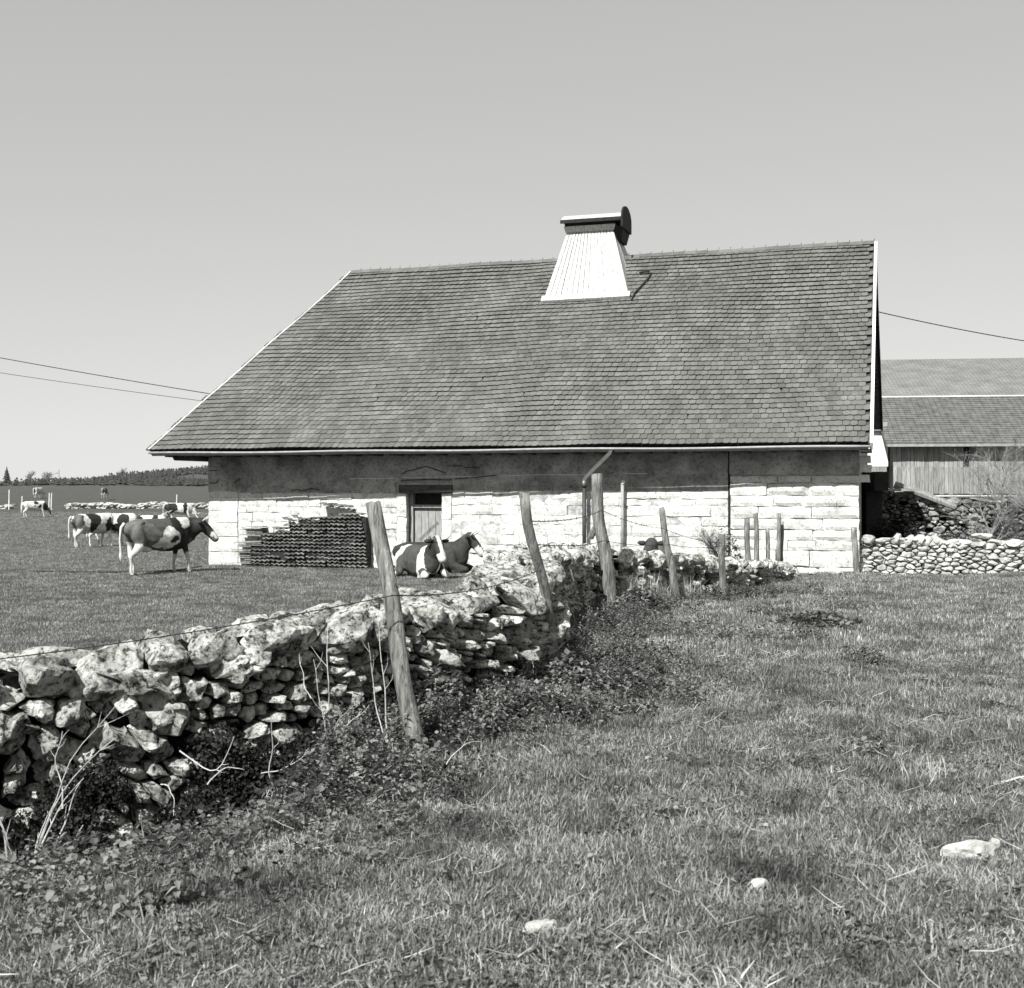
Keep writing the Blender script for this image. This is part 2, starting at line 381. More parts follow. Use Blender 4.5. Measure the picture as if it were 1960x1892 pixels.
# cracks, thin projecting slate ledges and the raised mortar string above the door
def ledge(pts, t=.022, d=.045, m='oldbeam', name='slate_ledge'):
    mb = MB()
    for (u0, r0), (u1, r1) in zip(pts, pts[1:]):
        mb.hexa([HP(u0, wv(u0)-.02-d, r0), HP(u1, wv(u1)-.02-d, r1), HP(u1, wv(u1), r1), HP(u0, wv(u0), r0),
                 HP(u0, wv(u0)-.02-d, r0+t), HP(u1, wv(u1)-.02-d, r1+t), HP(u1, wv(u1), r1+t), HP(u0, wv(u0), r0+t)])
    hb(mb, name, M[m])
def UR(vx, vy):   # facade coordinates of a point of the picture
    k = (vx-CX)/F; u = (OX-k*OY)/(hc+k*hs)
    d = OY+hs*u+hc*wv(u); return (u, (HZ-vy)/F*d)
for pts in ([(762, 909), (772, 903), (785, 901), (800, 896), (812, 894)], [(812, 895), (826, 899), (845, 906)], [(857, 893), (880, 893)], [(884, 896), (912, 896)],
            [(866, 918), (890, 916)], [(898, 915), (922, 913), (946, 911)], [(388, 926), (402, 925), (404, 919)], [(436, 925), (446, 917)], [(386, 902), (400, 902)],
            [(546, 941), (560, 938), (570, 941), (585, 936), (602, 939)]):
    ledge([UR(*p) for p in pts])
ledge([UR(762, 921), UR(812, 919), UR(860, 920)], .03, .07)
ledge([UR(a, 918-(a-660)*.02+R.uniform(-1, 1)) for a in range(660, 1250, 34)], .012, .012, 'trim', 'mortar_line')
# vertical break in the wall between the two builds
mb = MB(); ubox(mb, 3.005, 3.055, -.02, .06, GR, .9); hb(mb, 'wall_crack', M['blackwood'])
# door
d_ = MB(); ubox(d_, DU0-.3, DU1+.2, -.06, .3, DT+.02, DT+.23); hb(d_, 'lintel', M['oldbeam'])
door = MB(); ubox(door, DU0+.1, DU1-.1, .37, .42, GR, DT-.30); dr = hb(door, 'door', M['door'])
fr = MB(); ubox(fr, DU0, DU0+.09, .24, .44, GR, DT); ubox(fr, DU1-.09, DU1, .24, .44, GR, DT); ubox(fr, DU0+.092, DU1-.092, .26, .42, DT-.38, DT-.3); hb(fr, 'door_frame', M['door'])
tr_ = MB(); ubox(tr_, DU0+.092, DU1-.092, .40, .44, DT-.3, DT); hb(tr_, 'transom_opening', M['blackwood'])
for k in range(4):
    b = MB(); a0 = DU0+.1+k*.2; ubox(b, a0+.006, a0+.194, .345, .368, GR+.06, DT-.42); b.v = [tuple(HINV @ Vector(v)) for v in b.v]; b.build('plank', M['door'], dr)
b = MB(); p0 = HP(10.55, .1, -.92); p1 = HP(11.05, .08, -1.38); b.tube([p0, p1], .055, 4); hb(b, 'brace_plank', M['plank'])
# ---- roof
SL = sqrt((VR-VE)**2+(HR-HE)**2); RN = Vector((-hs*(HR-HE)/SL, -hc*(HR-HE)/SL, (VR-VE)/SL))  # outward normal of the front slope
UL, URG = 18.6, 16.0; UR0 = -.25
def hipu(t): return lerp(UL, URG, t)+.35*((1-t)**3)*t*0
def RP(u, t, off=0):      # point of the front slope, t 0 eave .. 1 ridge, with sag and flare at the eave
    p = HP(u, lerp(VE, VR, t), lerp(HE, HR, t))
    sag = -.13*sin(pi*t)*(.6+.4*sin(u*.55+1)) - .055*nz(u*.45, t*4, 2)
    return p+RN*(off+sag)
r_ = MB(); nu, nt_ = 40, 20
for j in range(nt_+1):
    for i in range(nu+1):
        t = j/nt_; r_.v.append(RP(lerp(UR0, hipu(t), i/nu), t, -.03))
for j in range(nt_):
    for i in range(nu): r_.f.append((j*(nu+1)+i, (j+1)*(nu+1)+i, (j+1)*(nu+1)+i+1, j*(nu+1)+i+1))
n0 = len(r_.v)   # underside
for j in range(nt_+1):
    for i in range(nu+1): r_.v.append(Vector(r_.v[j*(nu+1)+i])-RN*.10)
for j in range(nt_):
    for i in range(nu): r_.f.append((n0+j*(nu+1)+i, n0+j*(nu+1)+i+1, n0+(j+1)*(nu+1)+i+1, n0+(j+1)*(nu+1)+i))
roof = hb(r_, 'roof', M['soffit'])
VB, HB_ = 13.4, 2.1
bk = MB(); q = [HP(UR0, VR, HR), HP(URG, VR, HR), HP(UL, VB, HB_), HP(-.38, VB, HB_)]
bk.hexa([p-Vector((0, 0, .16)) for p in q]+q); hb(bk, 'back_slope', M['tile_far'])
hp = MB(); q = [HP(UL, VE, HE), HP(URG, VR, HR), HP(UL, VB, HB_)]; q2 = [p+Vector((hc*.05, -hs*.05, -.14)) for p in q]
hp.add(q+q2, [(0, 1, 2), (5, 4, 3), (0, 3, 4, 1), (1, 4, 5, 2), (2, 5, 3, 0)]); hb(hp, 'hip_slope', M['tile_far'])
# tiles
ROWS = 44; TWD = .172; rt = random.Random(5)
tm = MB(); tv = [(-.5, -.09, 0), (.5, -.09, 0), (.5, 1, 0), (-.5, 1, 0)]
def tile_geom(wd, ln, th):
    vs = [(-wd/2, -.01, -.004), (-wd*.12, -.024, -.004), (wd*.2, -.022, -.004), (wd/2, -.004, -.004), (wd/2, ln, -.004), (-wd/2, ln, -.004)]
    vs += [(x, y, (th if y < ln*.5 else .002)) for x, y, z in vs]
    fs = [(6, 7, 8, 9, 10, 11)]+[(i, (i+1) % 6, 6+(i+1) % 6, 6+i) for i in range(6)]
    return vs, fs
variants = []
for k in range(5):
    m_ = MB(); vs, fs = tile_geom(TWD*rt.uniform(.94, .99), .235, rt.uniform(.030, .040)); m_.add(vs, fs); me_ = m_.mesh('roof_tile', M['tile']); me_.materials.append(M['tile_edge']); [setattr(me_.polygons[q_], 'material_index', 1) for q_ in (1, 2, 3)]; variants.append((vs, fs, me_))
right_dir = Vector((hc, -hs, 0)); up_dir = (HP(5, VR, HR)-HP(5, VE, HE)).normalized()
rest = MB(); cnt = 0; jobs = []
for r in range(ROWS):
    t = r/ROWS; umax = hipu(t)-.02; u = UR0+(.09 if r % 2 else .0)+rt.uniform(0, .05)
    while u < umax:
        jobs.append((r, t, u+TWD/2, min(TWD, umax-u+.02))); u += TWD*rt.uniform(.98, 1.04)
def dist_of(j): return RP(j[2], j[1]).length
jobs.sort(key=dist_of)
wig = lambda r, u: .010*nz(u*1.1, r*1.3)+.012*nz(u*.35, r*.5, 6)
for i, (r, t, u, wd) in enumerate(jobs):
    vs, fs, me = rt.choice(variants)
    p = RP(u, t, .004)+up_dir*(wig(r, u)+rt.uniform(-.006, .006))
    slip = rt.random()
    ang = rt.gauss(0, .02) if slip > .02 else rt.gauss(0, .13)
    mat = Matrix.Translation(p) @ Matrix((right_dir, up_dir, RN)).transposed().to_4x4() @ Matrix.Rotation(ang, 4, 'Z') @ Matrix.Rotation(rt.uniform(-.015, .02), 4, 'X')
    if i < 300:
        o = link('roof_tile', me, roof); o.matrix_local = HINV @ mat
    else: rest.add([HINV @ (mat @ Vector(v)) for v in vs], fs)
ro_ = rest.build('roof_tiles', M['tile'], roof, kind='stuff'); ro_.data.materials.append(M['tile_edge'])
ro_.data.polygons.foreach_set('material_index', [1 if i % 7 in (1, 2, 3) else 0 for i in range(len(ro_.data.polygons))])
for i in range(48):     # ridge tiles with little upright clips
    u = UR0+.17+i*.338; rm = MB(); c0 = HP(u, VR, HR+.0)
    pts = [(-.11, -.05), (-.06, .045), (0, .075), (.06, .045), (.11, -.05)]
    if u > URG-.05: break
    jz = .045*nz(u*.4, 3)+.012*nz(u*3.1, 8)
    a = [c0+right_dir*.172+Vector((hs, hc, 0))*v+Vector((0, 0, z+jz)) for v, z in pts]; b = [c0-right_dir*.17+Vector((hs, hc, 0))*v+Vector((0, 0, z*.85+jz)) for v, z in pts]
    rm.add(a+b, [(k, k+1, k+6, k+5) for k in range(4)]+[(0, 1, 2, 3, 4), (9, 8, 7, 6, 5)])
    ro = hb(rm, 'ridge_tile', M['tile'])
    cl = MB(); cl.box(c0+right_dir*.165+Vector((0, 0, .1)), (.014, .014, .045)); cl.v = [tuple(HINV @ Vector(v)) for v in cl.v]; cl.build('ridge_clip', M['iron'], ro)
# verge boards
vb = MB(); a, b = HP(UR0, VE-.05, HE-.06), HP(UR0, VR, HR-.02)
o_ = right_dir*.05
vb.hexa([a-RN*.14, a-RN*.14+o_*1.2, b-RN*.14+o_*1.2, b-RN*.14, a+RN*.07, a+RN*.07+o_*1.5, b+RN*.07+o_*1.5, b+RN*.07]); hb(vb, 'verge_board', M['trim'])
vb = MB(); a, b = HP(UR0, VR, HR-.02), HP(-.38, VB, HB_-.02)
vb.hexa([a-Vector((0, 0, .2)), a-Vector((0, 0, .2))+o_, b-Vector((0, 0, .2))+o_, b-Vector((0, 0, .2)), a+Vector((0, 0, .03)), a+o_+Vector((0, 0, .03)), b+o_+Vector((0, 0, .03)), b+Vector((0, 0, .03))]); hb(vb, 'verge_board', M['blackwood'])  # back verge coloured near-black for the shade on this side
vb = MB(); vb.tube([RP(hipu(t), t, .035)-right_dir*.015 for t in [i/20 for i in range(21)]], .020, 5); hb(vb, 'hip_trim', M['trim'])
# gutter, fascia and rafter tails
gt = MB(); gp = [HP(UR0-.02+(UL-UR0)*i/30, VE-.06, HE-.095+.012*sin(i*.7)) for i in range(31)]; gt.tube(gp, .030, 8); hb(gt, 'gutter', M['zinc'], True)
fs_ = MB(); ubox(fs_, UR0+.05, UL-.05, VE+.06, VE+.09, HE-.17, HE-.06, False); hb(fs_, 'fascia', M['blackwood'])
sf = MB(); ubox(sf, UR0+.06, UL-.06, VE+.10, .9, HE-.10, HE-.07, False); hb(sf, 'soffit', M['soffit'])
for i in range(31):
    b = MB(); u = .1+i*.6; ubox(b, u, u+.09, VE+.12, .15, HE-.20, HE-.105, False); hb(b, 'rafter_tail', M['soffit'])
for u in (17.75, 17.95, 18.1):
    b = MB(); b.tube([HP(u, VE+.5, HE-.2), HP(u, 1.5, HE-.2)], .1-.02*(u-17.7), 7); hb(b, 'corner_bracket', M['soffit'])
b = MB(); ubox(b, UR0-.03, UR0+.22, VE-.03, .25, HE-.22, HE-.15, False); hb(b, 'eave_block', M['blackwood'])
for r0 in (.52, .3, .06):   # stones stepping out of the right corner under the verge
    b = slab(-.30+.06*R.random(), .02, r0+.04, r0+.22, .02, rb); hb(b, 'corner_stone', M['block'])
# down pipes
b = MB(); b.tube([HP(6.59, -.09, .02), HP(6.59, -.09, GR)], .052, 10); pipe = hb(b, 'down_pipe', M['iron'], True)
b = MB(); b.tube([HP(6.59, -.09, .0), HP(6.59, -.09, .09)], .072, 10); b.v = [tuple(HINV @ Vector(v)) for v in b.v]; b.build('pipe_collar', M['iron'], pipe, True)
b = MB(); b.tube([HP(6.59, -.09, .05), HP(6.59, -.1, .19), HP(6.53, -.14, .27), HP(5.8, VE+.08, .83), HP(5.74, VE-.02, .93)], .045, 10); hb(b, 'angled_pipe', M['trim'], True)
b = MB(); b.tube([HP(5.63, -.05, .1), HP(5.64, -.05, GR)], .042, 8); hb(b, 'thin_pipe', M['zinc'], True)
b = MB(); b.tube([HP(5.63, -.05, .06), HP(5.60, -.05, .17)], .046, 8); hb(b, 'pipe_end', M['trim'], True)
# chimney: tapered shaft of vertical boards
ch = MB(); B0 = [(9.02, 4.70), (6.46, 4.70), (6.46, 8.6), (9.02, 8.6)]; T0 = [(8.62, 6.0), (7.22, 6.0), (7.22, 7.0), (8.62, 7.0)]
CB, CT = 5.40, 7.66
ins = lambda L, e: [(u+(e if u < 7.9 else -e), v+(e if v < 6.6 else -e)) for u, v in L]
ch.hexa([HP(u, v, CB) for u, v in ins(B0, .03)][:4]+[HP(u, v, CT) for u, v in ins(T0, .03)][:4]); chim = hb(ch, 'chimney', M['white'])
NB = 15
def chface(i0, i1, nb, rnd=random.Random(3)):
    for k in range(nb):
        a, b = k/nb+.006, (k+1)/nb-.006
        def pt(L, z, s, e):
            (ua, va), (ub, vb_) = L[i0], L[i1]; cu, cv = 7.9, 6.6
            u, v = lerp(ua, ub, s), lerp(va, vb_, s)
            dn = Vector((va-vb_, ub-ua, 0)).normalized()
            du, dv = u-cu, v-cv; sg = 1 if dn.x*du+dn.y*dv > 0 else -1
            return HP(u+dn.x*sg*e, v+dn.y*sg*e, z)
        e = .012+rnd.uniform(0, .008); lo = CB-rnd.uniform(.0, .03)
        m_ = MB(); m_.hexa([pt(B0, lo, a, -.02), pt(B0, lo, b, -.02), pt(B0, lo, b, e), pt(B0, lo, a, e), pt(T0, CT, a, -.02), pt(T0, CT, b, -.02), pt(T0, CT, b, e), pt(T0, CT, a, e)])
        m_.v = [tuple(HINV @ Vector(v)) for v in m_.v]; m_.build('cladding_board', M['white'], chim)
chface(0, 1, NB); chface(1, 2, 10); chface(3, 0, 10)
def cpart(mb, name, m):
    mb.v = [tuple(HINV @ Vector(v)) for v in mb.v]; return mb.build(name, m, chim)
b = MB(); b.hexa([RP(9.05, .735, .03), RP(6.42, .735, .03), RP(6.42, .755, .03), RP(9.05, .755, .03), RP(9.05, .735, .11), RP(6.42, .735, .11), RP(6.42, .755, .16), RP(9.05, .755, .16)]); cpart(b, 'flashing', M['white'])
b = MB()     # flared trim around the mouth
b.hexa([HP(8.66, 5.96, CT-.0), HP(7.18, 5.96, CT-.0), HP(7.18, 7.04, CT), HP(8.66, 7.04, CT), HP(8.70, 5.90, CT+.17), HP(7.12, 5.90, CT+.17), HP(7.12, 7.10, CT+.17), HP(8.70, 7.10, CT+.17)]); cpart(b, 'mouth_trim', M['white'])
b = MB(); b.hexa([HP(8.68, 5.92, CT+.17), HP(7.14, 5.92, CT+.17), HP(7.14, 7.08, CT+.17), HP(8.68, 7.08, CT+.17), HP(8.68, 5.92, CT+.31), HP(7.14, 5.92, CT+.31), HP(7.14, 7.08, CT+.31), HP(8.68, 7.08, CT+.31)]); cpart(b, 'mouth', M['blackwood'])
lid = MB(); lz = CT+.29; prof = [(5.70, 0), (5.72, .05), (5.9, .16), (6.15, .25), (6.5, .29), (6.85, .25), (7.1, .15), (7.25, 0)]
vs = [HP(8.74, v, lz+z) for v, z in prof]+[HP(6.92, v, lz+z) for v, z in prof]; n8 = len(prof)
lid.add(vs, [(k, k+1, n8+k+1, n8+k) for k in range(n8-1)]+[tuple(range(n8-1, -1, -1)), tuple(range(n8, 2*n8)), (0, n8, 2*n8-1, n8-1)]); cpart(lid, 'lid', M['white'])
b = MB(); ubox(b, 6.92, 8.75, 5.66, 5.70, lz-.07, lz+.035, False); cpart(b, 'lid_edge', M['blackwood'])
dsk = MB(); NS = 14; pr = [(5.70, CT+.04)]+[(6.36-.66*cos(pi*k/NS), CT+.36+.38*sin(pi*k/NS)) for k in range(NS+1)]+[(7.02, CT+.04)]
vs = [HP(6.91, v, z) for v, z in pr]+[HP(6.86, v, z) for v, z in pr]; nn = len(pr)
dsk.add(vs, [tuple(range(nn)), tuple(range(2*nn-1, nn-1, -1))]+[(k, (k+1) % nn, nn+(k+1) % nn, nn+k) for k in range(nn)]); cpart(dsk, 'arched_end_board', M['blackwood'])  # near-black paints the shade of this right-facing board
b = MB(); b.hexa([HP(7.2, 6.05, CT-.28), HP(7.0, 6.2, CT-.3), HP(7.0, 6.95, CT-.3), HP(7.2, 6.95, CT-.28), HP(7.2, 5.95, CT+.1), HP(6.90, 5.95, CT+.1), HP(6.90, 7.0, CT+.1), HP(7.2, 7.0, CT+.1)]); cpart(b, 'hinge_box', M['blackwood'])
# clutter on the roof at the chimney's right side
b = MB(); b.tube([RP(6.35, .72, .06), RP(6.3, .76, .08), RP(6.05, .84, .08), RP(6.0, .88, .07)], .025, 5); b.tube([RP(6.35, .88, .1), RP(6.05, .885, .1)], .03, 5); cpart(b, 'roof_hook', M['blackwood'])

# ------------------------------------------------------------------ tile stack against the wall
st = empty('tile_stack', HP(14.4, -.25, GR), HROT, 'tall stack of wavy roof tiles piled against the farmhouse wall, left of the door', 'tile stack')
SI = (Matrix.Translation(st.location) @ Matrix.Rotation(HROT, 4, 'Z')).inverted()
rs = random.Random(2); wt = MB(); fl = MB()
v0 = -.38; TW = .075; nrow = 15; TH_ = .098
def wavy(mb, u0, u1, r, v, dep, tilt=0, amp=.020, th=.022):
    n_ = max(2, int((u1-u0)/.0375)); top = []; 
    for i in range(n_+1):
        u = lerp(u0, u1, i/n_); z = r+amp*math.cos(2*pi*u/.15)+tilt*(u-u0)
        top.append((u, z))
    vs = []
    for dz, dv in ((0, 0), (th, 0), (th, dep), (0, dep)):
        vs += [HP(u, wv(u)+v+dv, z+dz) for u, z in top]
    k = n_+1; fs = []
    for i in range(n_):
        for a in range(4):
            b_ = (a+1) % 4; fs.append((a*k+i, a*k+i+1, b_*k+i+1, b_*k+i))
    mb.add([SI @ v for v in vs], fs)
for r in range(16):
    rr = GR+.03+r*TH_; t = r/15
    ul = 15.95 - (0 if r < 5 else .35 if r < 9 else .75 if r < 11 else 1.1+(r-11)*.38); ur = 12.45+.015*r
    if r > 13: ul = min(ul, 13.6-(r-13)*.3)
    u = ur+rs.uniform(-.03, .03)
    while u < ul:
        wd = rs.choice((.3, .3, .45)); wd = min(wd, ul-u+rs.uniform(.0, .12))
        if rs.random() < .05: u += wd*.6; continue
        wavy(wt, u, u+wd-.012, rr+rs.uniform(-.012, .012), v0+rs.uniform(-.06, .05), .3, rs.gauss(0, .02)); u += wd
for r in range(22):      # flat tiles on edge and boards at the left
    rr = GR+.04+r*.05; L = 16.75-.02*r-rs.uniform(0, .35); 
    if rs.random() < .85: wavy(fl, 15.62 if r > 9 else 15.97, L-(.3 if r < 5 else 0), rr, v0+rs.uniform(-.02, .06), .28, rs.uniform(-.03, .03), .002, .02)
wt.build('stacked_tiles', M['stack'], st, kind='stuff'); fl.build('loose_slats', M['plank'], st, kind='stuff')
for k in range(7):
    m_ = MB(); u = 13.0+k*.28; r = GR+.03+15*TH_+.05+(.06 if k < 3 else -.17-.03*k); wavy(m_, u, u+.33, r, v0, .3, rs.uniform(-.35, .35)); m_.build('tilted_tile', M['stack'], st)
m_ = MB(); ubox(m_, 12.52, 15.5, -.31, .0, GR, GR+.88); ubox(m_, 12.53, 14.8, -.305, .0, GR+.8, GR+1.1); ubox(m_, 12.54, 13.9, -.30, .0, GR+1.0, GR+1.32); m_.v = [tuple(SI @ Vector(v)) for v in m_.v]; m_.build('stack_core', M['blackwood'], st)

# ------------------------------------------------------------------ stones
def clip(poly, nx_, ny_, c_):
    out = []
    for i in range(len(poly)):
        a, b = poly[i], poly[(i+1) % len(poly)]; da = a[0]*nx_+a[1]*ny_-c_; db = b[0]*nx_+b[1]*ny_-c_
        if da <= 0: out.append(a)
        if (da < 0 < db) or (db < 0 < da):
            t = da/(da-db); out.append((a[0]+(b[0]-a[0])*t, a[1]+(b[1]-a[1])*t))
    return out
def voronoi(seeds, an):
    """anisotropic cells (wide and flat) of weighted seeds (s, z, w)"""
    pts = [(s, z*an, w) for s, z, w in seeds]; res = []
    for i, (x, y, w) in enumerate(pts):
        near = sorted(((p[0]-x)**2+(p[1]-y)**2, j) for j, p in enumerate(pts) if j != i and abs(p[0]-x) < 1.6 and abs(p[1]-y) < 1.6)[:16]
        poly = [(x-.6, y-.6), (x+.6, y-.6), (x+.6, y+.6), (x-.6, y+.6)]
        for d2, j in near:
            q = pts[j]; dx, dy = q[0]-x, q[1]-y; l = sqrt(d2) or 1e-6
            m = .5*(l+(w*w-q[2]**2)/l); poly = clip(poly, dx/l, dy/l, (x*dx+y*dy)/l+m)
            if len(poly) < 3: break
        res.append([(a, b/an) for a, b in poly] if len(poly) >= 3 else None)
    return res
def stone_mesh(poly, rng, depth=.3, gap=.012, bulge=.05, mat='stone', det=.05, rough=.03):
    cx_ = sum(p[0] for p in poly)/len(poly); cz_ = sum(p[1] for p in poly)/len(poly)
    q = [(a-cx_, b-cz_) for a, b in poly]
    size = sqrt(max(1e-5, abs(sum(q[i][0]*q[(i+1) % len(q)][1]-q[(i+1) % len(q)][0]*q[i][1] for i in range(len(q))))/2))
    out = []
    for i in range(len(q)):          # cut corners, then resample
        a, b = q[i], q[(i+1) % len(q)]; out += [(lerp(a[0], b[0], .08), lerp(a[1], b[1], .08)), (lerp(a[0], b[0], .92), lerp(a[1], b[1], .92))]
    pts = []
    for i in range(len(out)):
        a, b = out[i], out[(i+1) % len(out)]; l = math.hypot(a[0]-b[0], a[1]-b[1]); k = max(1, int(l/det))
        for j in range(k): pts.append((lerp(a[0], b[0], j/k), lerp(a[1], b[1], j/k)))
    n_ = len(pts); sh = max(.5, 1-gap*2/size); sd_ = rng.random()*90
    tx, tz = rng.uniform(-.6, .6), rng.uniform(-.75, .3)
    rings = max(2, int(size/det/1.6)); vs = []; fs = []
    def put(x, z, o_):
        p = Vector((x, -o_, z)); amp = rough*min(1, size/.3)*(.4+.6)
        f1 = 4.5/max(.12, size)*.35
        nv = Vector((nz(p.x*f1*2, p.z*f1*2, sd_), nz(p.x*f1*2+7, p.z*f1*2, sd_), nz(p.x*f1*2, p.z*f1*2+5, sd_)))
        nv2 = nz(p.x*14, p.z*14, sd_)*.5+nz(p.x*32, p.z*32, sd_)*.25
        return p+Vector((nv.x*amp*.7, -(nv.y*amp*1.3+nv2*amp), nv.z*amp*.7))
    prof = [(1.0, -depth), (1.0, -.06-.02), (.985, -.02)]
    for k in range(rings):
        t = 1-(k+.6)/(rings+.2); prof.append((t*.96, bulge*min(1, (1-t)*2.4)**.6))
    cut = [(Vector((rng.gauss(0, .8), -rng.uniform(.5, 1.2), rng.gauss(0, .8))).normalized(), size*rng.uniform(.15, .32)) for _ in range(6)]
    for sc_, o_ in prof:
        for (x, z) in pts:
            xx, zz = x*sc_*sh, z*sc_*sh
            q_ = put(xx, zz, o_*(size/.25 if o_ > 0 else 1)+(tx*xx+tz*zz if o_ > -.05 else 0))
            if o_ > -.05:
                for cn, cd in cut:
                    e_ = q_.dot(cn)-cd
                    if e_ > 0: q_ = q_-cn*e_*.95
            vs.append(q_)
    vs.append(put(0, 0, bulge*size/.25))
    for r in range(len(prof)-1):
        for k in range(n_): fs.append((r*n_+k, r*n_+(k+1) % n_, (r+1)*n_+(k+1) % n_, (r+1)*n_+k))
    L_ = (len(prof)-1)*n_
    for k in range(n_): fs.append((L_+k, L_+(k+1) % n_, len(vs)-1))
    return vs, fs, cx_, cz_, size
class Path:
    def __init__(s, pts):
        s.p = [Vector(p) for p in pts]; s.c = [0]
        for a, b in zip(s.p, s.p[1:]): s.c.append(s.c[-1]+(b-a).length)
        s.L = s.c[-1]
    def at(s, t):
        t = max(0, min(s.L-1e-6, t))
        for i in range(len(s.p)-1):
            if t <= s.c[i+1]:
                a, b = s.p[i], s.p[i+1]; d = (b-a).normalized(); return a+d*(t-s.c[i]), d
def rock_mesh(seed, mat, sub=3, name='stone', flat=1):
    rng = random.Random(seed); bm = bmesh.new(); bmesh.ops.create_icosphere(bm, subdivisions=sub, radius=1)
    pl = []
    for k in range(13):
        n_ = Vector((rng.gauss(0, 1), rng.gauss(0, 1), rng.gauss(0, 1))).normalized(); pl.append((n_, rng.uniform(.55, .86)))
    pl += [(Vector((0, 0, 1)), .72), (Vector((rng.uniform(-.1, .1), 0, -1)).normalized(), .7)]
    for v in bm.verts:
        p = v.co.copy(); p *= 1+.16*nz(p.x*1.3+seed, p.y*1.3, p.z*1.3)
        for n_, d in pl:
            e = p.dot(n_)-d
            if e > 0: p -= n_*e*.93
        p += p.normalized()*(.10*nz(p.x*3+seed, p.y*3, p.z*3)+.06*nz(p.x*7, p.y*7+seed, p.z*7)+.03*nz(p.x*15, p.y*15+seed, p.z*15)); v.co = p
    me = bpy.data.meshes.new(name); bm.to_mesh(me); bm.free(); me.materials.append(mat); return me
ROCK = [rock_mesh(i*7+1, M['stone']) for i in range(10)]
ROCKC = [rock_mesh(i*5+2, M['cstone'], 2) for i in range(6)]
ROCKD = [rock_mesh(i*5+3, M['dstone'], 2) for i in range(5)]
def emit(root, items, name, stuffname, mat, limit=300):
    """items: (importance, mesh builder (vs, fs) or mesh, matrix)"""
    items.sort(key=lambda i: -i[0]); inv = (Matrix.Translation(root.location) @ Matrix.Rotation(root.rotation_euler.z, 4, 'Z')).inverted(); rest = MB()
    for k, (imp, geo, mx) in enumerate(items):
        if k < limit:
            if isinstance(geo, tuple): b = MB(); b.add(*geo); me = b.mesh(name, mat, False)
            else: me = geo
            o = link(name, me, root); o.matrix_local = inv @ mx
        else:
            mm = inv @ mx
            if isinstance(geo, tuple): rest.add([mm @ Vector(v) for v in geo[0]], geo[1])
            else: rest.add([mm @ v.co for v in geo.vertices], [tuple(p.vertices) for p in geo.polygons])
    if rest.v: rest.build(stuffname, mat, root, kind='stuff')
def face_items(path, zb, zt, sizef, rng, depth=.32, an=1.6, gap=.012, bulge=.05, miss=.04, rough=.035, det=.05, outj=.05, det_far=None, var=(.45, .6, .8, 1, 1.25, 1.7), shear=0):
    """stones of one wall face. zb/zt: functions of s; sizef(s, h) -> mean cell size"""
    seeds = []; tries = 0; area = 0; S_ = 0
    occ = []
    n_t = int(path.L*3200)
    for k in range(n_t):
        s = rng.uniform(0, path.L); lo, hi = zb(s), zt(s); z = rng.uniform(lo-.08, hi+.02); h = (z-lo)/(hi-lo)
        sz = sizef(s, h)*rng.choice(var); ok = True
        for (a, b, c) in occ:
            if abs(a-s) < .9 and ((a-s)**2+((b-z)*an)**2) < ((c+sz)*.5)**2*1.0: ok = False; break
        if ok: occ.append((s, z, sz))
        if len(occ) > 900: break
    shf = lambda s: shear*sin(s*2.3+.6)+shear*.5*sin(s*5.1)
    cells = voronoi([(a, b+shf(a), c*.5) for a, b, c in occ], an); items = []
    cells = [[(p_[0], p_[1]-shf(p_[0])) for p_ in poly] if poly else None for poly in cells]
    for (a, b, c), poly in zip(occ, cells):
        if not poly: continue
        poly = clip(poly, 0, 1, zt(a)+.03); poly = clip(poly, 0, -1, -(zb(a)-.12)) if len(poly) > 2 else poly
        if len(poly) < 3: continue
        if rng.random() < miss and c < .2: continue
        d_, dirv = path.at(a); vs, fs, cx_, cz_, size = stone_mesh(poly, rng, depth, gap, bulge, det=det if d_.length < 13 else .09, rough=rough)
        if size < .03: continue
        p, dv = path.at(cx_); ang = atan2(dv.y, dv.x); nrm = Vector((dv.y, -dv.x))
        o_ = rng.uniform(-outj, outj)
        mx = Matrix.Translation((p.x+nrm.x*o_, p.y+nrm.y*o_, cz_)) @ Matrix.Rotation(ang, 4, 'Z')
        items.append((size/max(4, p.length), (vs, fs), mx))
    return items
def top_items(path, zt, rng, offs, wmin, wmax, th, meshes, jit=.05, tilt=.18, adv=.92):
    items = []
    for off in offs:
        s = -.1+rng.uniform(0, .2)
        while s < path.L:
            wd = rng.uniform(wmin, wmax); p, dv = path.at(s+wd/2); nrm = Vector((-dv.y, dv.x)); t_ = th*rng.uniform(.7, 1.4)
            mx = Matrix.Translation((p.x+nrm.x*(off+rng.uniform(-jit, jit)), p.y+nrm.y*(off+rng.uniform(-jit, jit)), zt(s+wd/2)+t_*.15+rng.uniform(-.02, .03))) @ \
                Matrix.Rotation(atan2(dv.y, dv.x)+rng.uniform(-.25, .25), 4, 'Z') @ Matrix.Rotation(rng.gauss(0, tilt*.6), 4, 'Y') @ Matrix.Rotation(rng.gauss(0, tilt), 4, 'X') @ Matrix.Rotation(rng.choice((0, pi)), 4, 'Z') @ Matrix.Diagonal((wd*.64, .19*rng.uniform(.8, 1.3), t_, 1))
            items.append((wd*1.0/max(4, p.length), rng.choice(meshes), mx)); s += wd*adv*rng.uniform(.9, 1.15)
    return items
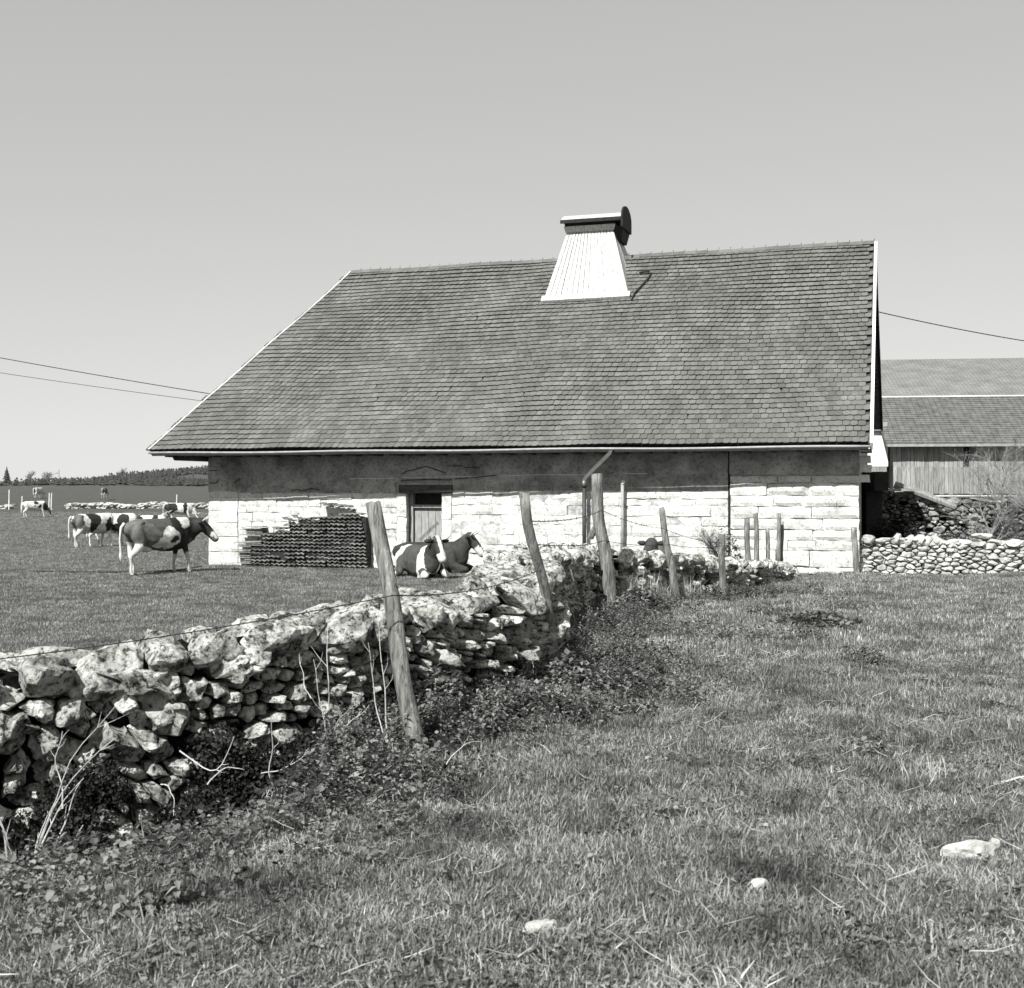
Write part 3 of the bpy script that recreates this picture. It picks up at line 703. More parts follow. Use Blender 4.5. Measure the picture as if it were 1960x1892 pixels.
# foreground dry stone wall
wr = random.Random(21)
zt_x = [px(-700, 5.9), px(0, 7.1), px(300, 7.5), px(600, 8.1), px(850, 8.9), px(950, 9.5), px(1050, 10.1), px(1042, 12.6), px(1085, 16), px(1140, 18.9), 2.8, 3.9, 5.6, 6.6]
zt_v = [-1.03, -1.04, -.96, -.87, -.84, -.80, -.76, -.73, -.80, -.92, -1.14, -1.30, -1.55, -1.9]
def ztop_x(x): return EYE+interp(x, zt_x, zt_v)
wall = empty('dry_stone_wall', (WPX[2], WPY[2], 0), 0, 'long rough limestone field wall running from the left foreground to the farmhouse', 'stone wall')
pathA = Path([(WPX[i], WPY[i]) for i in range(7)])
pathB = Path([(WPX[6]-.02, WPY[6]+.03), (WPX[7], WPY[7]), (WPX[8], WPY[8]), (WPX[9], WPY[9]), (2.8, 20.8)]); pathC = Path([(2.8, 20.8), (3.9, 22), (5.6, 25.5), (6.6, 28.3)])
def ztf(path, drop=0.17): return lambda s: ztop_x(path.at(s)[0].x)-drop+.05*nz(s*1.7, 4)+.03*nz(s*4, 9)
def zbf(path): return lambda s: min(H(path.at(s)[0].x+.08, path.at(s)[0].y-.08), H(path.at(s)[0].x, path.at(s)[0].y-.3))-.03
xA = lambda s: pathA.at(s)[0].x
items = face_items(pathA, zbf(pathA), ztf(pathA), lambda s, h: lerp(.26, .135, sstep(-2.9, -.9, xA(s)))*lerp(.8, 1.2, h), wr, an=1.75, bulge=.045, rough=.075, det=.024, outj=.09, gap=.008, miss=.05, shear=.13)
items += face_items(pathB, zbf(pathB), ztf(pathB), lambda s, h: .26, wr, an=1.5, outj=.08, miss=.16)
items += face_items(pathC, zbf(pathC), ztf(pathC), lambda s, h: .27, wr, an=1.6, outj=.08, miss=.15)
for pth, a_, b_ in ((pathA, .36, .75), (pathB, .4, .8), (pathC, .35, .7)):
    items += top_items(pth, (lambda s, p=pth: ztf(p, .135)(s)), wr, (.08, .30, .54), a_*.45, b_*.66, .13, ROCK, jit=.09, tilt=.38, adv=1.06)
emit(wall, items, 'stone', 'small_stones', M['stone'])
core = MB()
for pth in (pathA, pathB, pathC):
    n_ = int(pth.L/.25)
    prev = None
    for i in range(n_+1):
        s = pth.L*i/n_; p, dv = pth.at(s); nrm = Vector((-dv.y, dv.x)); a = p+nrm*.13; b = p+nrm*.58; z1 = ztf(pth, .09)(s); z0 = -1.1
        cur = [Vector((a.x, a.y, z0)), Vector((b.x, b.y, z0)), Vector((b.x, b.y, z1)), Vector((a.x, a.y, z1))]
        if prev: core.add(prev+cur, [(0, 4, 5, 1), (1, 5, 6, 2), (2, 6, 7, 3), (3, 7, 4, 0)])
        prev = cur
core.v = [tuple(Vector(v)-wall.location) for v in core.v]; core.build('rubble_core', M['dark_fill'], wall)

# right-hand dry stone wall beside the house corner
w2 = empty('dry_stone_wall', (11, 28.9, H(11, 28.8)), 0, 'low neat dry stone wall of pale flat stones right of the farmhouse corner', 'stone wall')
p2 = Path([(8.2, 29.0), (12.4, 28.7), (16.5, 28.3)])
z2t = lambda s: EYE-1.30-.04*sstep(0, 4, s)+.03*nz(s*2, 1); z2b = lambda s: H(p2.at(s)[0].x, p2.at(s)[0].y-.05)-.02
items = face_items(p2, z2b, z2t, lambda s, h: .215, wr, an=2.2, bulge=.03, miss=.008, rough=.02, outj=.03, det=.08, gap=.008, var=(.6, .8, 1, 1.2, 1.4))
items += top_items(p2, z2t, wr, (.1, .35), .3, .55, .085, ROCKC, tilt=.35)
emit(w2, items, 'stone', 'small_stones', M['cstone'], 290)
for k, (vx, r, s1, s2, s3, ry) in enumerate(((1665, -1.25, .18, .2, .17, .2), (1718, -1.22, .11, .17, .2, .5), (1742, -1.26, .09, .2, .21, .8), (1760, -1.25, .07, .2, .2, .6), (1776, -1.26, .08, .2, .2, .5), (1790, -1.24, .10, .2, .2, .5), (1882, -1.16, .36, .25, .1, .05), (1872, -1.28, .2, .2, .06, .6))):
    o = link('coping_stone', ROCKC[k % 6], w2); o.location = Vector((px(vx, 28.9), 29.0, EYE+r))-w2.location; o.scale = (s1, s2, s3); o.rotation_euler = (0, ry, .1*k)
c2 = MB(); c2.hexa([Vector(v)-w2.location for v in ((8.2, 29.15, -1), (16.5, 28.45, -1), (16.5, 28.8, -1), (8.2, 29.5, -1), (8.2, 29.15, .22), (16.5, 28.45, .18), (16.5, 28.8, .18), (8.2, 29.5, .22))]); c2.build('rubble_core', M['dark_fill'], w2)
# retaining wall behind it
w3 = empty('retaining_wall', (13, 34.4, 0), 0, 'overgrown dark stone retaining wall on the bank below the barn', 'retaining wall')
p3 = Path([(9.7, 34.6), (14, 34.3), (19, 34.0)])
z3t = lambda s: EYE-.12-.30*sstep(0, 3.2, s)+.05*nz(s*1.2, 9)
items = face_items(p3, lambda s: -.45, z3t, lambda s, h: .26, wr, an=2.0, bulge=.04, miss=.12, outj=.06, det=.1)
items += top_items(p3, z3t, wr, (.15,), .3, .7, .09, ROCKD)
emit(w3, items, 'stone', 'small_stones', M['dstone'], 260)
c3 = MB(); c3.hexa([Vector(v)-w3.location for v in ((9.7, 34.72, -1), (19, 34.15, -1), (19, 35.2, -1), (9.7, 35.6, -1), (9.7, 34.72, 1.35), (19, 34.15, 1.0), (19, 35.2, 1.1), (9.7, 35.6, 1.4))]); c3.build('rubble_core', M['dark_fill'], w3)

# far field wall (left)
w4 = empty('field_wall', (px(230, 134), 134, H(-40, 134)), 0, 'low far field wall of pale stones behind the grazing cows', 'stone wall')
rr = random.Random(4); fm = MB(); fmesh = ROCKC[0]; items = []
def far_stones(x0, x1, d, n_, hgt):
    for k in range(n_):
        x = rr.uniform(x0, x1); y = d+rr.uniform(-.4, .6); z = H(x, y)+rr.uniform(0, hgt)*(.8+.3*nz(x*.3))
        mx = Matrix.Translation((x, y, z)) @ Matrix.Rotation(rr.uniform(0, 3), 4, 'Z') @ Matrix.Rotation(rr.uniform(-.4, .4), 4, 'X') @ Matrix.Diagonal((rr.uniform(.25, .6), .3, rr.uniform(.1, .2), 1)); items.append((rr.random(), FR, mx))
FR = rock_mesh(99, M['cstone'], 1)
far_stones(px(128, 134), px(560, 134), 134, 760, .75); far_stones(px(-200, 134), px(30, 134), 133, 260, .75)
emit(w4, items, 'stone', 'small_stones', M['cstone'], 0)

# ------------------------------------------------------------------ barn behind on the right
BO = Vector((px(1709, 52), 52)); ba = -TH*.45
bx, by = Vector((cos(ba), sin(ba))), Vector((-sin(ba), cos(ba)))
barn = empty('plank_barn', (BO.x+8, BO.y+5, 1.2), ba, 'far timber barn with vertical grey planks and two stepped tiled roofs', 'barn')
BINV = (Matrix.Translation(barn.location) @ Matrix.Rotation(ba, 4, 'Z')).inverted()
def BP(a, b, r): q = BO+bx*a+by*b; return Vector((q.x, q.y, EYE+r))
def bb(mb, name, m, parent=None): mb.v = [tuple(BINV @ Vector(v)) for v in mb.v]; return mb.build(name, m, parent or barn)
def bbox(mb, a0, a1, b0, b1, r0, r1): mb.hexa([BP(a0, b0, r0), BP(a1, b0, r0), BP(a1, b1, r0), BP(a0, b1, r0), BP(a0, b0, r1), BP(a1, b0, r1), BP(a1, b1, r1), BP(a0, b1, r1)]); return mb
bb(bbox(MB(), .05, 15, .08, 9, -.6, 1.9), 'wall', M['blackwood'])
k = 0; a = .02; rk = random.Random(8)
while a < 13:
    wd = rk.uniform(.15, .24)
    if not (4.05 < a < 4.0) : bb(bbox(MB(), a, a+wd-.012, .02+rk.uniform(0, .02), .06, .84+rk.uniform(-.02, .02), 1.86), 'plank', M['plank']) if not (2.75 < a < 2.95) else None
    bb(bbox(MB(), a, a+wd-.012, -.02+rk.uniform(0, .02), .03, -.28+rk.uniform(-.03, .02), .85), 'plank', M['plank'])
    a += wd
bb(bbox(MB(), .0, 14, -.03, .07, -.9, -.33), 'foundation', M['block'])
bb(bbox(MB(), -.3, 15, -.55, -.47, 1.70, 1.80), 'fascia', M['zinc'])
def roofrows(name, a0, a1, b0, r0, b1, r1, rows, cols, twd, mt=None):
    mt = mt or M['tile_far']
    base = MB(); base.hexa([BP(a0, b0, r0-.1), BP(a1, b0, r0-.1), BP(a1, b1, r1-.1), BP(a0, b1, r1-.1), BP(a0, b0, r0), BP(a1, b0, r0), BP(a1, b1, r1), BP(a0, b1, r1)])
    o = bb(base, name, mt); rowm = MB()
    for r in range(rows):
        t = r/rows; t2 = (r+1.15)/rows; zo = .055 if rows < 40 else .03
        for c in range(cols):
            x0 = lerp(a0, a1, c/cols); x1 = lerp(a0, a1, (c+1)/cols)-.02
            p = [BP(x0, lerp(b0, b1, t), lerp(r0, r1, t)+.01), BP(x1, lerp(b0, b1, t), lerp(r0, r1, t)+.01), BP(x1, lerp(b0, b1, t2), lerp(r0, r1, t2)), BP(x0, lerp(b0, b1, t2), lerp(r0, r1, t2))]
            zj = zo+rk.uniform(0, .015)
            rowm.add(p+[p[0]+Vector((0, -.02, zj)), p[1]+Vector((0, -.02, zj)), p[2]+Vector((0, 0, .01)), p[3]+Vector((0, 0, .01))], [(4, 5, 6, 7), (0, 1, 5, 4), (0, 4, 7, 3), (1, 2, 6, 5)])
    rowm.v = [tuple(BINV @ Vector(v)) for v in rowm.v]; q = rowm.build('roof_tiles', mt, o, kind='stuff'); return o
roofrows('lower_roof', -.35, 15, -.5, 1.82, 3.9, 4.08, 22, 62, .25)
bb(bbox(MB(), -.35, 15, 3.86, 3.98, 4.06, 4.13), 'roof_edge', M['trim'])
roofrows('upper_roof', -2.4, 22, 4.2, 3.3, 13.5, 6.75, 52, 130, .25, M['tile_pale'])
bb(bbox(MB(), -2.2, 21, 4.9, 13, -.6, 3.2), 'rear_wall', M['block'])
wb = MB(); bbox(wb, -2.6, .0, 1.2, 4.8, .9, 2.45); bb(wb, 'white_wall', M['trim'])
wb = MB(); bbox(wb, -2.6, -.05, 1.0, 1.3, 2.45, 2.8); bb(wb, 'fascia_board', M['zinc'])
wb = MB(); bbox(wb, -2.4, -.06, 1.15, 4.7, -.6, .88); bb(wb, 'grey_wall', M['plank'])
wb = MB(); bbox(wb, -2.4, .0, .9, 1.1, -.6, -.05); bb(wb, 'low_white_wall', M['trim'])
# leaning log, plank platform and shed in the gap
b = MB(); b.tube([P(1712, 928, 34.6), P(1770, 948, 34.4), P(1830, 972, 34.0)], [.1, .11, .08], 8); o = b.build('log', M['plank']); tag(o, 'pale log leaning down across the overgrown retaining wall', 'log')
b = MB(); b.box(P(1666, 922, 33), (.36, 2.0, .5)); b.box(P(1657, 985, 33.4), (.42, 1.6, 2.0)); o = b.build('dark_shed', M['blackwood']); tag(o, 'small black shed behind the right corner of the farmhouse', 'shed')  # two black boxes filling the dark area behind the corner
b = MB(); b.box(P(1710, 938, 34.0), (1.3, .8, .07)); o = b.build('board', M['zinc']); tag(o, 'grey board lying on top of the bank beside the dark shed', 'board')

# ------------------------------------------------------------------ posts
def make_post(b, t, r0, r1, rng, bend=.03, n_=14, sides=10):
    b, t = Vector(b), Vector(t); pts = []; sd_ = rng.random()*40
    mb = MB(); L = (t-b).length
    ax = (t-b).normalized(); u = ax.orthogonal().normalized(); w_ = ax.cross(u)
    for i in range(n_+1):
        k = i/n_; c = b.lerp(t, k)-b; c += u*(bend*(nz(k*2.2, sd_)))+w_*(bend*nz(k*2.2, sd_+9)); rr_ = lerp(r0, r1, k)
        for j in range(sides):
            a = 2*pi*j/sides; q = rr_*(1+.16*nz(cos(a)*1.3+sd_, sin(a)*1.3, k*3)+.1*nz(cos(a)*4, sin(a)*4+sd_, k*1.5))
            if i == n_: c2_ = c+ax*(.02*nz(cos(a)*2, sin(a)*2, sd_))
            else: c2_ = c
            mb.v.append(c2_+(u*cos(a)+w_*sin(a))*q)
    for i in range(n_):
        for j in range(sides): mb.f.append((i*sides+j, i*sides+(j+1) % sides, (i+1)*sides+(j+1) % sides, (i+1)*sides+j))
    mb.f.append(tuple(range(n_*sides, (n_+1)*sides)))
    return mb
def post(vb, vt, d, r0, r1, label, group='rough wooden fence posts', dt=0, **k):
    b = P(vb[0], vb[1], d); b.z = H(b.x, b.y)-.12; t = P(vt[0], vt[1], d+dt)
    o = make_post(b, t, r0, r1, R, **k).build('fence_post', M['post'], smooth=True); o.location = b; return tag(o, label, 'fence post', group)
posts = [
 ((803, 1448), (717, 962), 7.45, .058, .047, 'tallest nearest split fence post leaning left in front of the stone wall', .25, .05),
 ((1080, 1312), (1000, 942), 10.15, .044, .040, 'crooked fence post in front of the wall, right of the lying cows', -.45, .10),
 ((1168, 1150), (1143, 908), 18.6, .110, .085, 'thickest fence post, bark peeling, standing before the white angled pipe', 0, .12),
 ((1297, 1142), (1265, 972), 20.2, .075, .045, 'thin fence post leaning left with a cow lying behind it', 0, .08),
 ((1384, 1134), (1382, 1023), 21.4, .065, .06, 'short pale upright fence post left of the twiggy bush gap', 0, .03),
 ((1432, 1118), (1430, 993), 24.5, .06, .055, 'leftmost grey post of the close cluster by the stone wall end', 0, .03),
 ((1450, 1112), (1447, 983), 26, .06, .05, 'second taller post of the close cluster by the stone wall end', 0, .03),
 ((1471, 1106), (1469, 1012), 26.5, .045, .045, 'short whitish post in the middle of the close cluster', 0, .03),
 ((1489, 1104), (1490, 983), 27, .05, .045, 'slim post at the right of the close cluster against the white wall', 0, .03),
 ((1497, 1104), (1496, 1000), 27.3, .04, .035, 'rightmost thin stake of the close cluster', 0, .03),
 ((1641, 1106), (1634, 1010), 27.9, .075, .065, 'pale stout post leaning on the right corner of the farmhouse', 0, .03)]
PO = []
for vb, vt, d, r0, r1, lab, dt, bd in posts:
    PO.append(post(vb, vt, d, r0, r1, lab, dt=dt, bend=bd))
for vx, v0_, v1_, d, lab in ((22, 1258, 1225, 130, 'far thin post at the gap left of the white cow'), (54, 1276, 1241, 128, 'thin far stake just left of the white cow'),
     (122, 1262, 1233, 131, 'left one of two far posts at the field wall end'), (128, 1264, 1233, 131, 'right one of two far posts at the field wall end'), (441, 1256, 1237, 131, 'far white post behind the field wall near the farmhouse')):
    x = px(vx/1.306, d) if False else px(vx/1.306, d); z = H(x, d); o = make_post((x, d, z-.2), (x+.05, d, EYE+(HZ-v1_/1.306)/F*d), .055, .05, R, n_=5, sides=6).build('fence_post', M['trim']); o.location = (x, d, z-.2); tag(o, lab, 'fence post', 'small far fence posts')
# post leaning on the wall behind post 4
b = MB(); b.tube([P(1130, 1030, 19.4), P(1152, 985, 19.2)], .05, 6); o = b.build('wooden_strut', M['post']); tag(o, 'short wooden strut leaning on the thickest fence post', 'strut')

# ------------------------------------------------------------------ wires
def barbed(pts, name, label, r=.0035, barb=.13, sag=0):
    mb = MB(); path = []
    for a, b in zip(pts, pts[1:]):
        n_ = 24
        for i in range(n_): t = i/n_; p = a.lerp(b, t); p.z -= sag*4*t*(1-t); path.append(p)
    path.append(pts[-1]); mb.tube(path, r, 5)
    L = 0
    for a, b in zip(path, path[1:]):
        L += (b-a).length
        if L > barb:
            L = 0
            for k in range(2):
                dv = Vector((R.uniform(-1, 1), R.uniform(-1, 1), R.uniform(-1, 1))).normalized()*.016; mb.tube([a-dv, a+dv], r*.7, 3)
    o = mb.build(name, M['wire']); return tag(o, label, 'wire')
A1, A2, A3, A4, A5 = P(752, 1140, 7.42), P(1022, 1042, 9.8), P(1157, 1035, 18.5), P(1284, 1043, 20.1), P(1383, 1045, 21.3)
barbed([P(-420, 1305, 6.0), A1], 'barbed_wire', 'rusty barbed wire strung along the wall from the left to the nearest post', sag=.05)
barbed([A1, P(1032, 1092, 9.85)], 'barbed_wire', 'barbed wire between the nearest post and the crooked post', sag=.06)
barbed([P(1012, 998, 9.75), P(1152, 977, 18.5), P(1270, 1012, 20.1), P(1383, 1040, 21.3)], 'barbed_wire', 'upper thin wire crossing before the white farmhouse wall', sag=.05, r=.004)
barbed([A2, A3, A4, A5], 'barbed_wire', 'lower thin wire along the wall top towards the farmhouse', sag=.04, r=.004)
def cable(p0, p1, sag, label, r):
    mb = MB(); mb.tube([Vector(p0).lerp(Vector(p1), i/20)-Vector((0, 0, sag*4*i/20*(1-i/20))) for i in range(21)], r, 5); tag(mb.build('power_line', M['wire']), label, 'cable')
cable(P(-500, 585, 44), P(420, 757, 39), .12, 'upper overhead cable in the sky left of the roof', .014)
cable(P(-500, 630, 44), P(420, 772, 39), .12, 'lower fainter overhead cable in the sky left of the roof', .009)
cable(P(1675, 596, 38), P(2300, 690, 45), .25, 'overhead cable in the sky right of the farmhouse gable', .016)
gc = MB(); gc.tube([Vector((px(v_, dd_), dd_, H(px(v_, dd_), dd_)+.03)) for v_, dd_ in ((-300, 31.6), (-100, 31.3), (100, 31.0), (200, 30.6), (300, 30.8), (345, 31.2), (385, 33.0))], .022, 5); tag(gc.build('ground_cable', M['wire']), 'thin dark line lying across the left field grass to the farmhouse corner', 'cable')  # dark tube drawing the line across the field

# ------------------------------------------------------------------ cows
def blobs_to_mesh(blobs, name, voxel=.024, smooth=6):
    bm = bmesh.new()
    for c, r in blobs:
        bmesh.ops.create_icosphere(bm, subdivisions=2, radius=1, matrix=Matrix.Translation(c) @ Matrix.Diagonal((r[0], r[1], r[2], 1)))
    me = bpy.data.meshes.new(name); bm.to_mesh(me); bm.free()
    o = bpy.data.objects.new(name, me); COL.objects.link(o)
    m = o.modifiers.new('r', 'REMESH'); m.mode = 'VOXEL'; m.voxel_size = voxel
    s = o.modifiers.new('s', 'SMOOTH'); s.iterations = smooth; s.factor = .5
    dg = bpy.context.evaluated_depsgraph_get(); e = o.evaluated_get(dg); out = bpy.data.meshes.new_from_object(e)
    bpy.data.objects.remove(o); return out
def chain(pts, out):
    for (a, ra), (b, rb_) in zip(pts, pts[1:]):
        a, b = Vector(a), Vector(b); n_ = max(2, int((b-a).length/.035))
        for i in range(n_+1):
            t = i/n_; ry = lerp(ra[0], rb_[0], t); rz = lerp(ra[1], rb_[1], t); out.append((a.lerp(b, t), ((ry+rz)/2*.85, ry, rz)))
def yawhead(p, piv, a):
    p = Vector(p); q = Matrix.Rotation(a, 3, 'Z') @ (p-piv); return piv+q
def cow_blobs(pose, hy=0, graze=0):
    B = []; lying = pose == 'lie'; dz = -.60 if lying else 0
    chain([((-.98, 0, 1.13+dz), (.15, .17)), ((-.76, 0, 1.10+dz), (.25, .28)), ((-.35, 0, 1.00+dz), (.33, .39)), ((.05, 0, .97+dz), (.36, .42)), ((.40, 0, .99+dz), (.29, .42)), ((.66, 0, 1.06+dz), (.20, .35))], B)
    for s in (-1, 1):
        g1 = .10*s if not lying else 0
        chain([((-.70, .19*s, 1.30+dz), (.05, .05)), ((-.95, .11*s, 1.22+dz), (.05, .06))], B)
        if not lying:
            chain([((-.80, .15*s, 1.02), (.15, .27)), ((-.74, .20*s, .80), (.11, .19)), ((-.84+g1*.5, .18*s, .60), (.075, .11)), ((-.92+g1, .17*s, .50), (.055, .075)), ((-.87+g1*1.3, .17*s, .30), (.042, .050)), ((-.86+g1*1.5, .17*s, .13), (.048, .052)), ((-.82+g1*1.5, .17*s, .04), (.056, .05))], B)
            chain([((.50, .17*s, .98), (.11, .22)), ((.50, .18*s, .72), (.08, .12)), ((.53-g1*.7, .17*s, .42), (.058, .07)), ((.52-g1, .17*s, .28), (.042, .047)), ((.53-g1, .17*s, .12), (.048, .05)), ((.56-g1, .17*s, .04), (.056, .05))], B)
        else:
            chain([((-.72, .22*s, .40), (.16, .26)), ((-.45, .36*s, .28), (.11, .2)), ((-.28, .42*s, .14), (.08, .09)), ((-.55, .44*s, .07), (.055, .06)), ((-.35, .50*s, .06), (.045, .045))], B)
            chain([((.48, .20*s, .42), (.12, .24)), ((.55, .27*s, .20), (.10, .12)), ((.90, .27*s, .12), (.07, .075)), ((.72, .30*s, .07), (.05, .05)), ((.55, .30*s, .06), (.05, .045))], B)
    piv = Vector((.72, 0, 1.1+dz))
    if graze: nk = [((.66, 0, 1.08), (.15, .27)), ((.95, 0, .88), (.10, .17)), ((1.12, 0, .62), (.09, .12))]; hd = [((1.12, 0, .60), (.11, .11)), ((1.22, 0, .38), (.085, .09)), ((1.28, 0, .15), (.07, .07))]
    elif lying: nk = [((.62, 0, .55), (.20, .31)), ((.80, 0, .74), (.15, .24)), ((.88, 0, .85), (.13, .18))]; hd = [((.90, 0, .90), (.15, .155)), ((1.08, 0, .70), (.12, .135)), ((1.22, 0, .50), (.105, .10))]
    else: nk = [((.62, 0, 1.08), (.19, .33)), ((.86, 0, 1.14), (.145, .26)), ((1.02, 0, 1.20), (.13, .19))]; hd = [((1.05, 0, 1.24), (.15, .155)), ((1.24, 0, 1.04), (.12, .135)), ((1.40, 0, .86), (.105, .10))]
    rot = lambda L, k=1: [(yawhead(p, piv, hy*k), r) for p, r in L]
    nk = [(yawhead(p, piv, hy*kk), r) for (p, r), kk in zip(nk, (.2, .7, 1))]; hd = rot(hd)
    chain(nk, B); chain(hd, B); chain([((.60, 0, .78+dz), (.07, .14)), (nk[1][0]-Vector((0, 0, .2)), (.045, .14))], B)
    return B, hd, piv
COWM = {}
M['blackhide'] = plain('dark_hide', .03, .7, .3, 20); M['whitehide'] = plain('pale_hide', .55, .8, .2, 20)
def cow(vx, d, yaw, pose, patches, base, label, hy=0, graze=0, horns=True, group='dairy cows in the pasture', parts=True, sc=1.0, key=None, dzz=0):
    key = (pose, hy, graze)
    if key not in COWM:
        B, hd, piv = cow_blobs(pose, hy, graze); COWM[key] = (blobs_to_mesh(B, 'body'), hd)
    me0, hd = COWM[key]; me = me0.copy(); me.materials.clear(); me.materials.append(M['hide'])
    me.polygons.foreach_set('use_smooth', [True]*len(me.polygons))
    at = me.color_attributes.new('hide', 'FLOAT_COLOR', 'POINT'); buf = []; sd_ = vx*.37
    for v in me.vertices:
        p = v.co; q = Vector((p.x+.10*nz(p.x*4, p.y*4+sd_, p.z*4)+.04*nz(p.x*13, p.z*13, sd_), p.y, p.z+.10*nz(p.x*4+5, p.y*4+sd_, p.z*4)+.04*nz(p.x*13, p.z*13, sd_+4))); c = base(q) if callable(base) else base
        for cen, rad, col_ in patches:
            if ((q.x-cen[0])/rad[0])**2+((q.y-cen[1])/rad[1])**2+((q.z-cen[2])/rad[2])**2 < 1: c = col_
        if pose != 'lie' and p.z < .05: c = .06
        c *= 1+.22*nz(p.x*3+sd_, p.y*3, p.z*3); buf += [c, c*1.003, c*.985, 1]
    at.data.foreach_set('color', buf)
    x = px(vx, d); root = empty('cow', (x, d, H(x, d)-.01+dzz), yaw, label, 'cow', group); root.scale = (sc, sc, sc)
    body = link('body', me, root)
    h0, h1, h2 = [Vector(p) for p, r in hd]; f_ = (h2-h0).normalized(); side = Vector((-f_.y, f_.x, 0)).normalized(); up = f_.cross(side)*-1
    if up.z < 0: up = -up
    for s in (-1, 1):
        e = MB(); c0 = h0+side*s*.12+up*.02; tip = c0+side*s*.20+Vector((0, 0, -.01))-f_*.03
        e.tube([c0, c0.lerp(tip, .35), c0.lerp(tip, .7), tip], [.025, .055, .05, .012], 6); eo = e.build('ear', M['blackhide'], root, True)
        if parts:
            e = MB(); c0 = h0+f_*.11+side*s*.118+up*.03; e.tube([c0-side*s*.02, c0+side*s*.012], [.022, .014], 8); e.build('eye', M['eye'], root)
            e = MB(); c0 = h2+side*s*.03+f_*.055+up*.02; e.tube([c0-f_*.01, c0+f_*.022], [.014, .01], 6); e.build('nostril', M['eye'], root)
        if horns:
            e = MB(); c0 = h0+side*s*.07+up*.08; e.tube([c0, c0+side*s*.12+up*.04, c0+side*s*.19+up*.13, c0+side*s*.16+up*.25], [.030, .025, .018, .005], 7); e.build('horn', M['horn'], root, True)
    tl = MB()
    if pose == 'lie': tl.tube([(-1.08, 0, .62), (-1.20, .03, .45), (-1.2, .15, .2), (-1.05, .3, .05)], [.035, .025, .022, .03], 6)
    else: tl.tube([(-1.08, 0, 1.28), (-1.17, 0, 1.18), (-1.19, .02, .9), (-1.17, .02, .65), (-1.16, .02, .5), (-1.16, .02, .33)], [.04, .03, .022, .022, .045, .012], 7)
    tl.build('tail', M['whitehide'], root, True)
    if pose != 'lie':
        ud = MB(); bmu = bmesh.new(); bmesh.ops.create_icosphere(bmu, subdivisions=2, radius=1, matrix=Matrix.Translation((-.48, 0, .66)) @ Matrix.Diagonal((.17, .13, .10, 1)))
        mu = bpy.data.meshes.new('udder'); bmu.to_mesh(mu); bmu.free(); mu.materials.append(M['whitehide']); mu.polygons.foreach_set('use_smooth', [True]*len(mu.polygons)); link('udder', mu, root)
    return root
WH, BK, BR_ = .62, .022, .12
# large brown and white cow: right side faces the camera, head right (local +x to the right of the picture, -y towards the camera)
pA = [((-.6, -.2, 1.1), (.55, 1, .36), BR_), ((-.1, 0, 1.30), (.45, 1, .22), .075), ((.40, 0, 1.05), (.30, 1, .55), BK), ((.30, 0, .75), (.35, 1, .25), BK), ((.95, 0, 1.15), (.42, 1, .36), .03),
      ((.50, 0, 1.38), (.16, 1, .28), WH), ((.05, -.3, .92), (.24, .35, .26), WH), ((-.20, -.3, .76), (.22, .35, .14), WH), ((.12, -.3, .86), (.10, .4, .08), .03), ((-.85, 0, .55), (.32, 1, .22), WH), ((1.28, -.2, .93), (.20, 1, .15), .55), ((1.42, -.3, .82), (.06, 1, .06), .2)]
def baseA(q): return WH if q.z < .74-.3*(q.x+.8) and q.x < -.35 else (.5 if q.z < .52 else BR_)
cow(312, 30.3, radians(50), 'stand', pA, baseA, 'large brown and white horned cow standing nearest, head at the farmhouse corner', hy=-.75)
pB = [((-.85, 0, 1.1), (.22, 1, .3), BR_), ((-.20, 0, 1.1), (.27, 1, .45), BK), ((.5, 0, .95), (.18, 1, .3), BK), ((1.0, 0, 1.15), (.2, 1, .3), BK)]
cow(182, 50, radians(52), 'stand', pB, WH, 'white cow with a black saddle patch seen from behind, left of the brown cow', graze=1)
pC = [((-.55, 0, 1.0), (.14, 1, .4), BK), ((.05, 0, .82), (.25, 1, .15), BK), ((.35, 0, 1.1), (.30, 1, .25), BK), ((.15, 0, .75), (.1, .5, .12), BK), ((1.1, 0, .9), (.3, 1, .5), BK)]
cow(222, 50.8, radians(6), 'stand', pC, WH, 'white cow with black blotches partly hidden behind the large brown cow', graze=1)
pD = [((.0, 0, 1.25), (.2, 1, .15), BK), ((.3, 0, .95), (.12, 1, .15), BK), ((-.1, 0, .95), (.08, 1, .08), BK), ((.75, 0, 1.0), (.22, 1, .3), .04), ((1.15, 0, .8), (.5, 1, .6), .04)]
cow(68, 104, radians(38), 'stand', pD, WH, 'mostly white cow alone at the far left before the field wall', graze=1, parts=False)
pE = [((-.7, 0, 1.1), (.55, 1, .4), BK), ((.35, 0, 1.1), (.14, 1, .5), BK)]
cow(345, 88, radians(20), 'stand', pE, WH, 'black and white cow standing far off just left of the farmhouse corner', graze=1, parts=False)
cow(292, 76, radians(10), 'lie', [((-.8, 0, .5), (.3, 1, .3), BK), ((.2, 0, .6), (.16, 1, .4), BK), ((.9, 0, .8), (.25, 1, .3), .2)], WH, 'white cow with black patches lying behind the brown cow', parts=False)
cow(200, 152, radians(95), 'stand', [((0, 0, 1.1), (2, 1, .45), BR_)], .4, 'small dark cow end-on beyond the field wall, in front of the wooded hill', graze=1, parts=False, horns=False, group='two tiny cows beyond the field wall')
cow(74, 156, radians(80), 'stand', [((0, 0, 1.1), (2, .1, .45), BK)], .5, 'tiny cow end-on beyond the field wall above the white cow', graze=1, parts=False, horns=False, group='two tiny cows beyond the field wall')
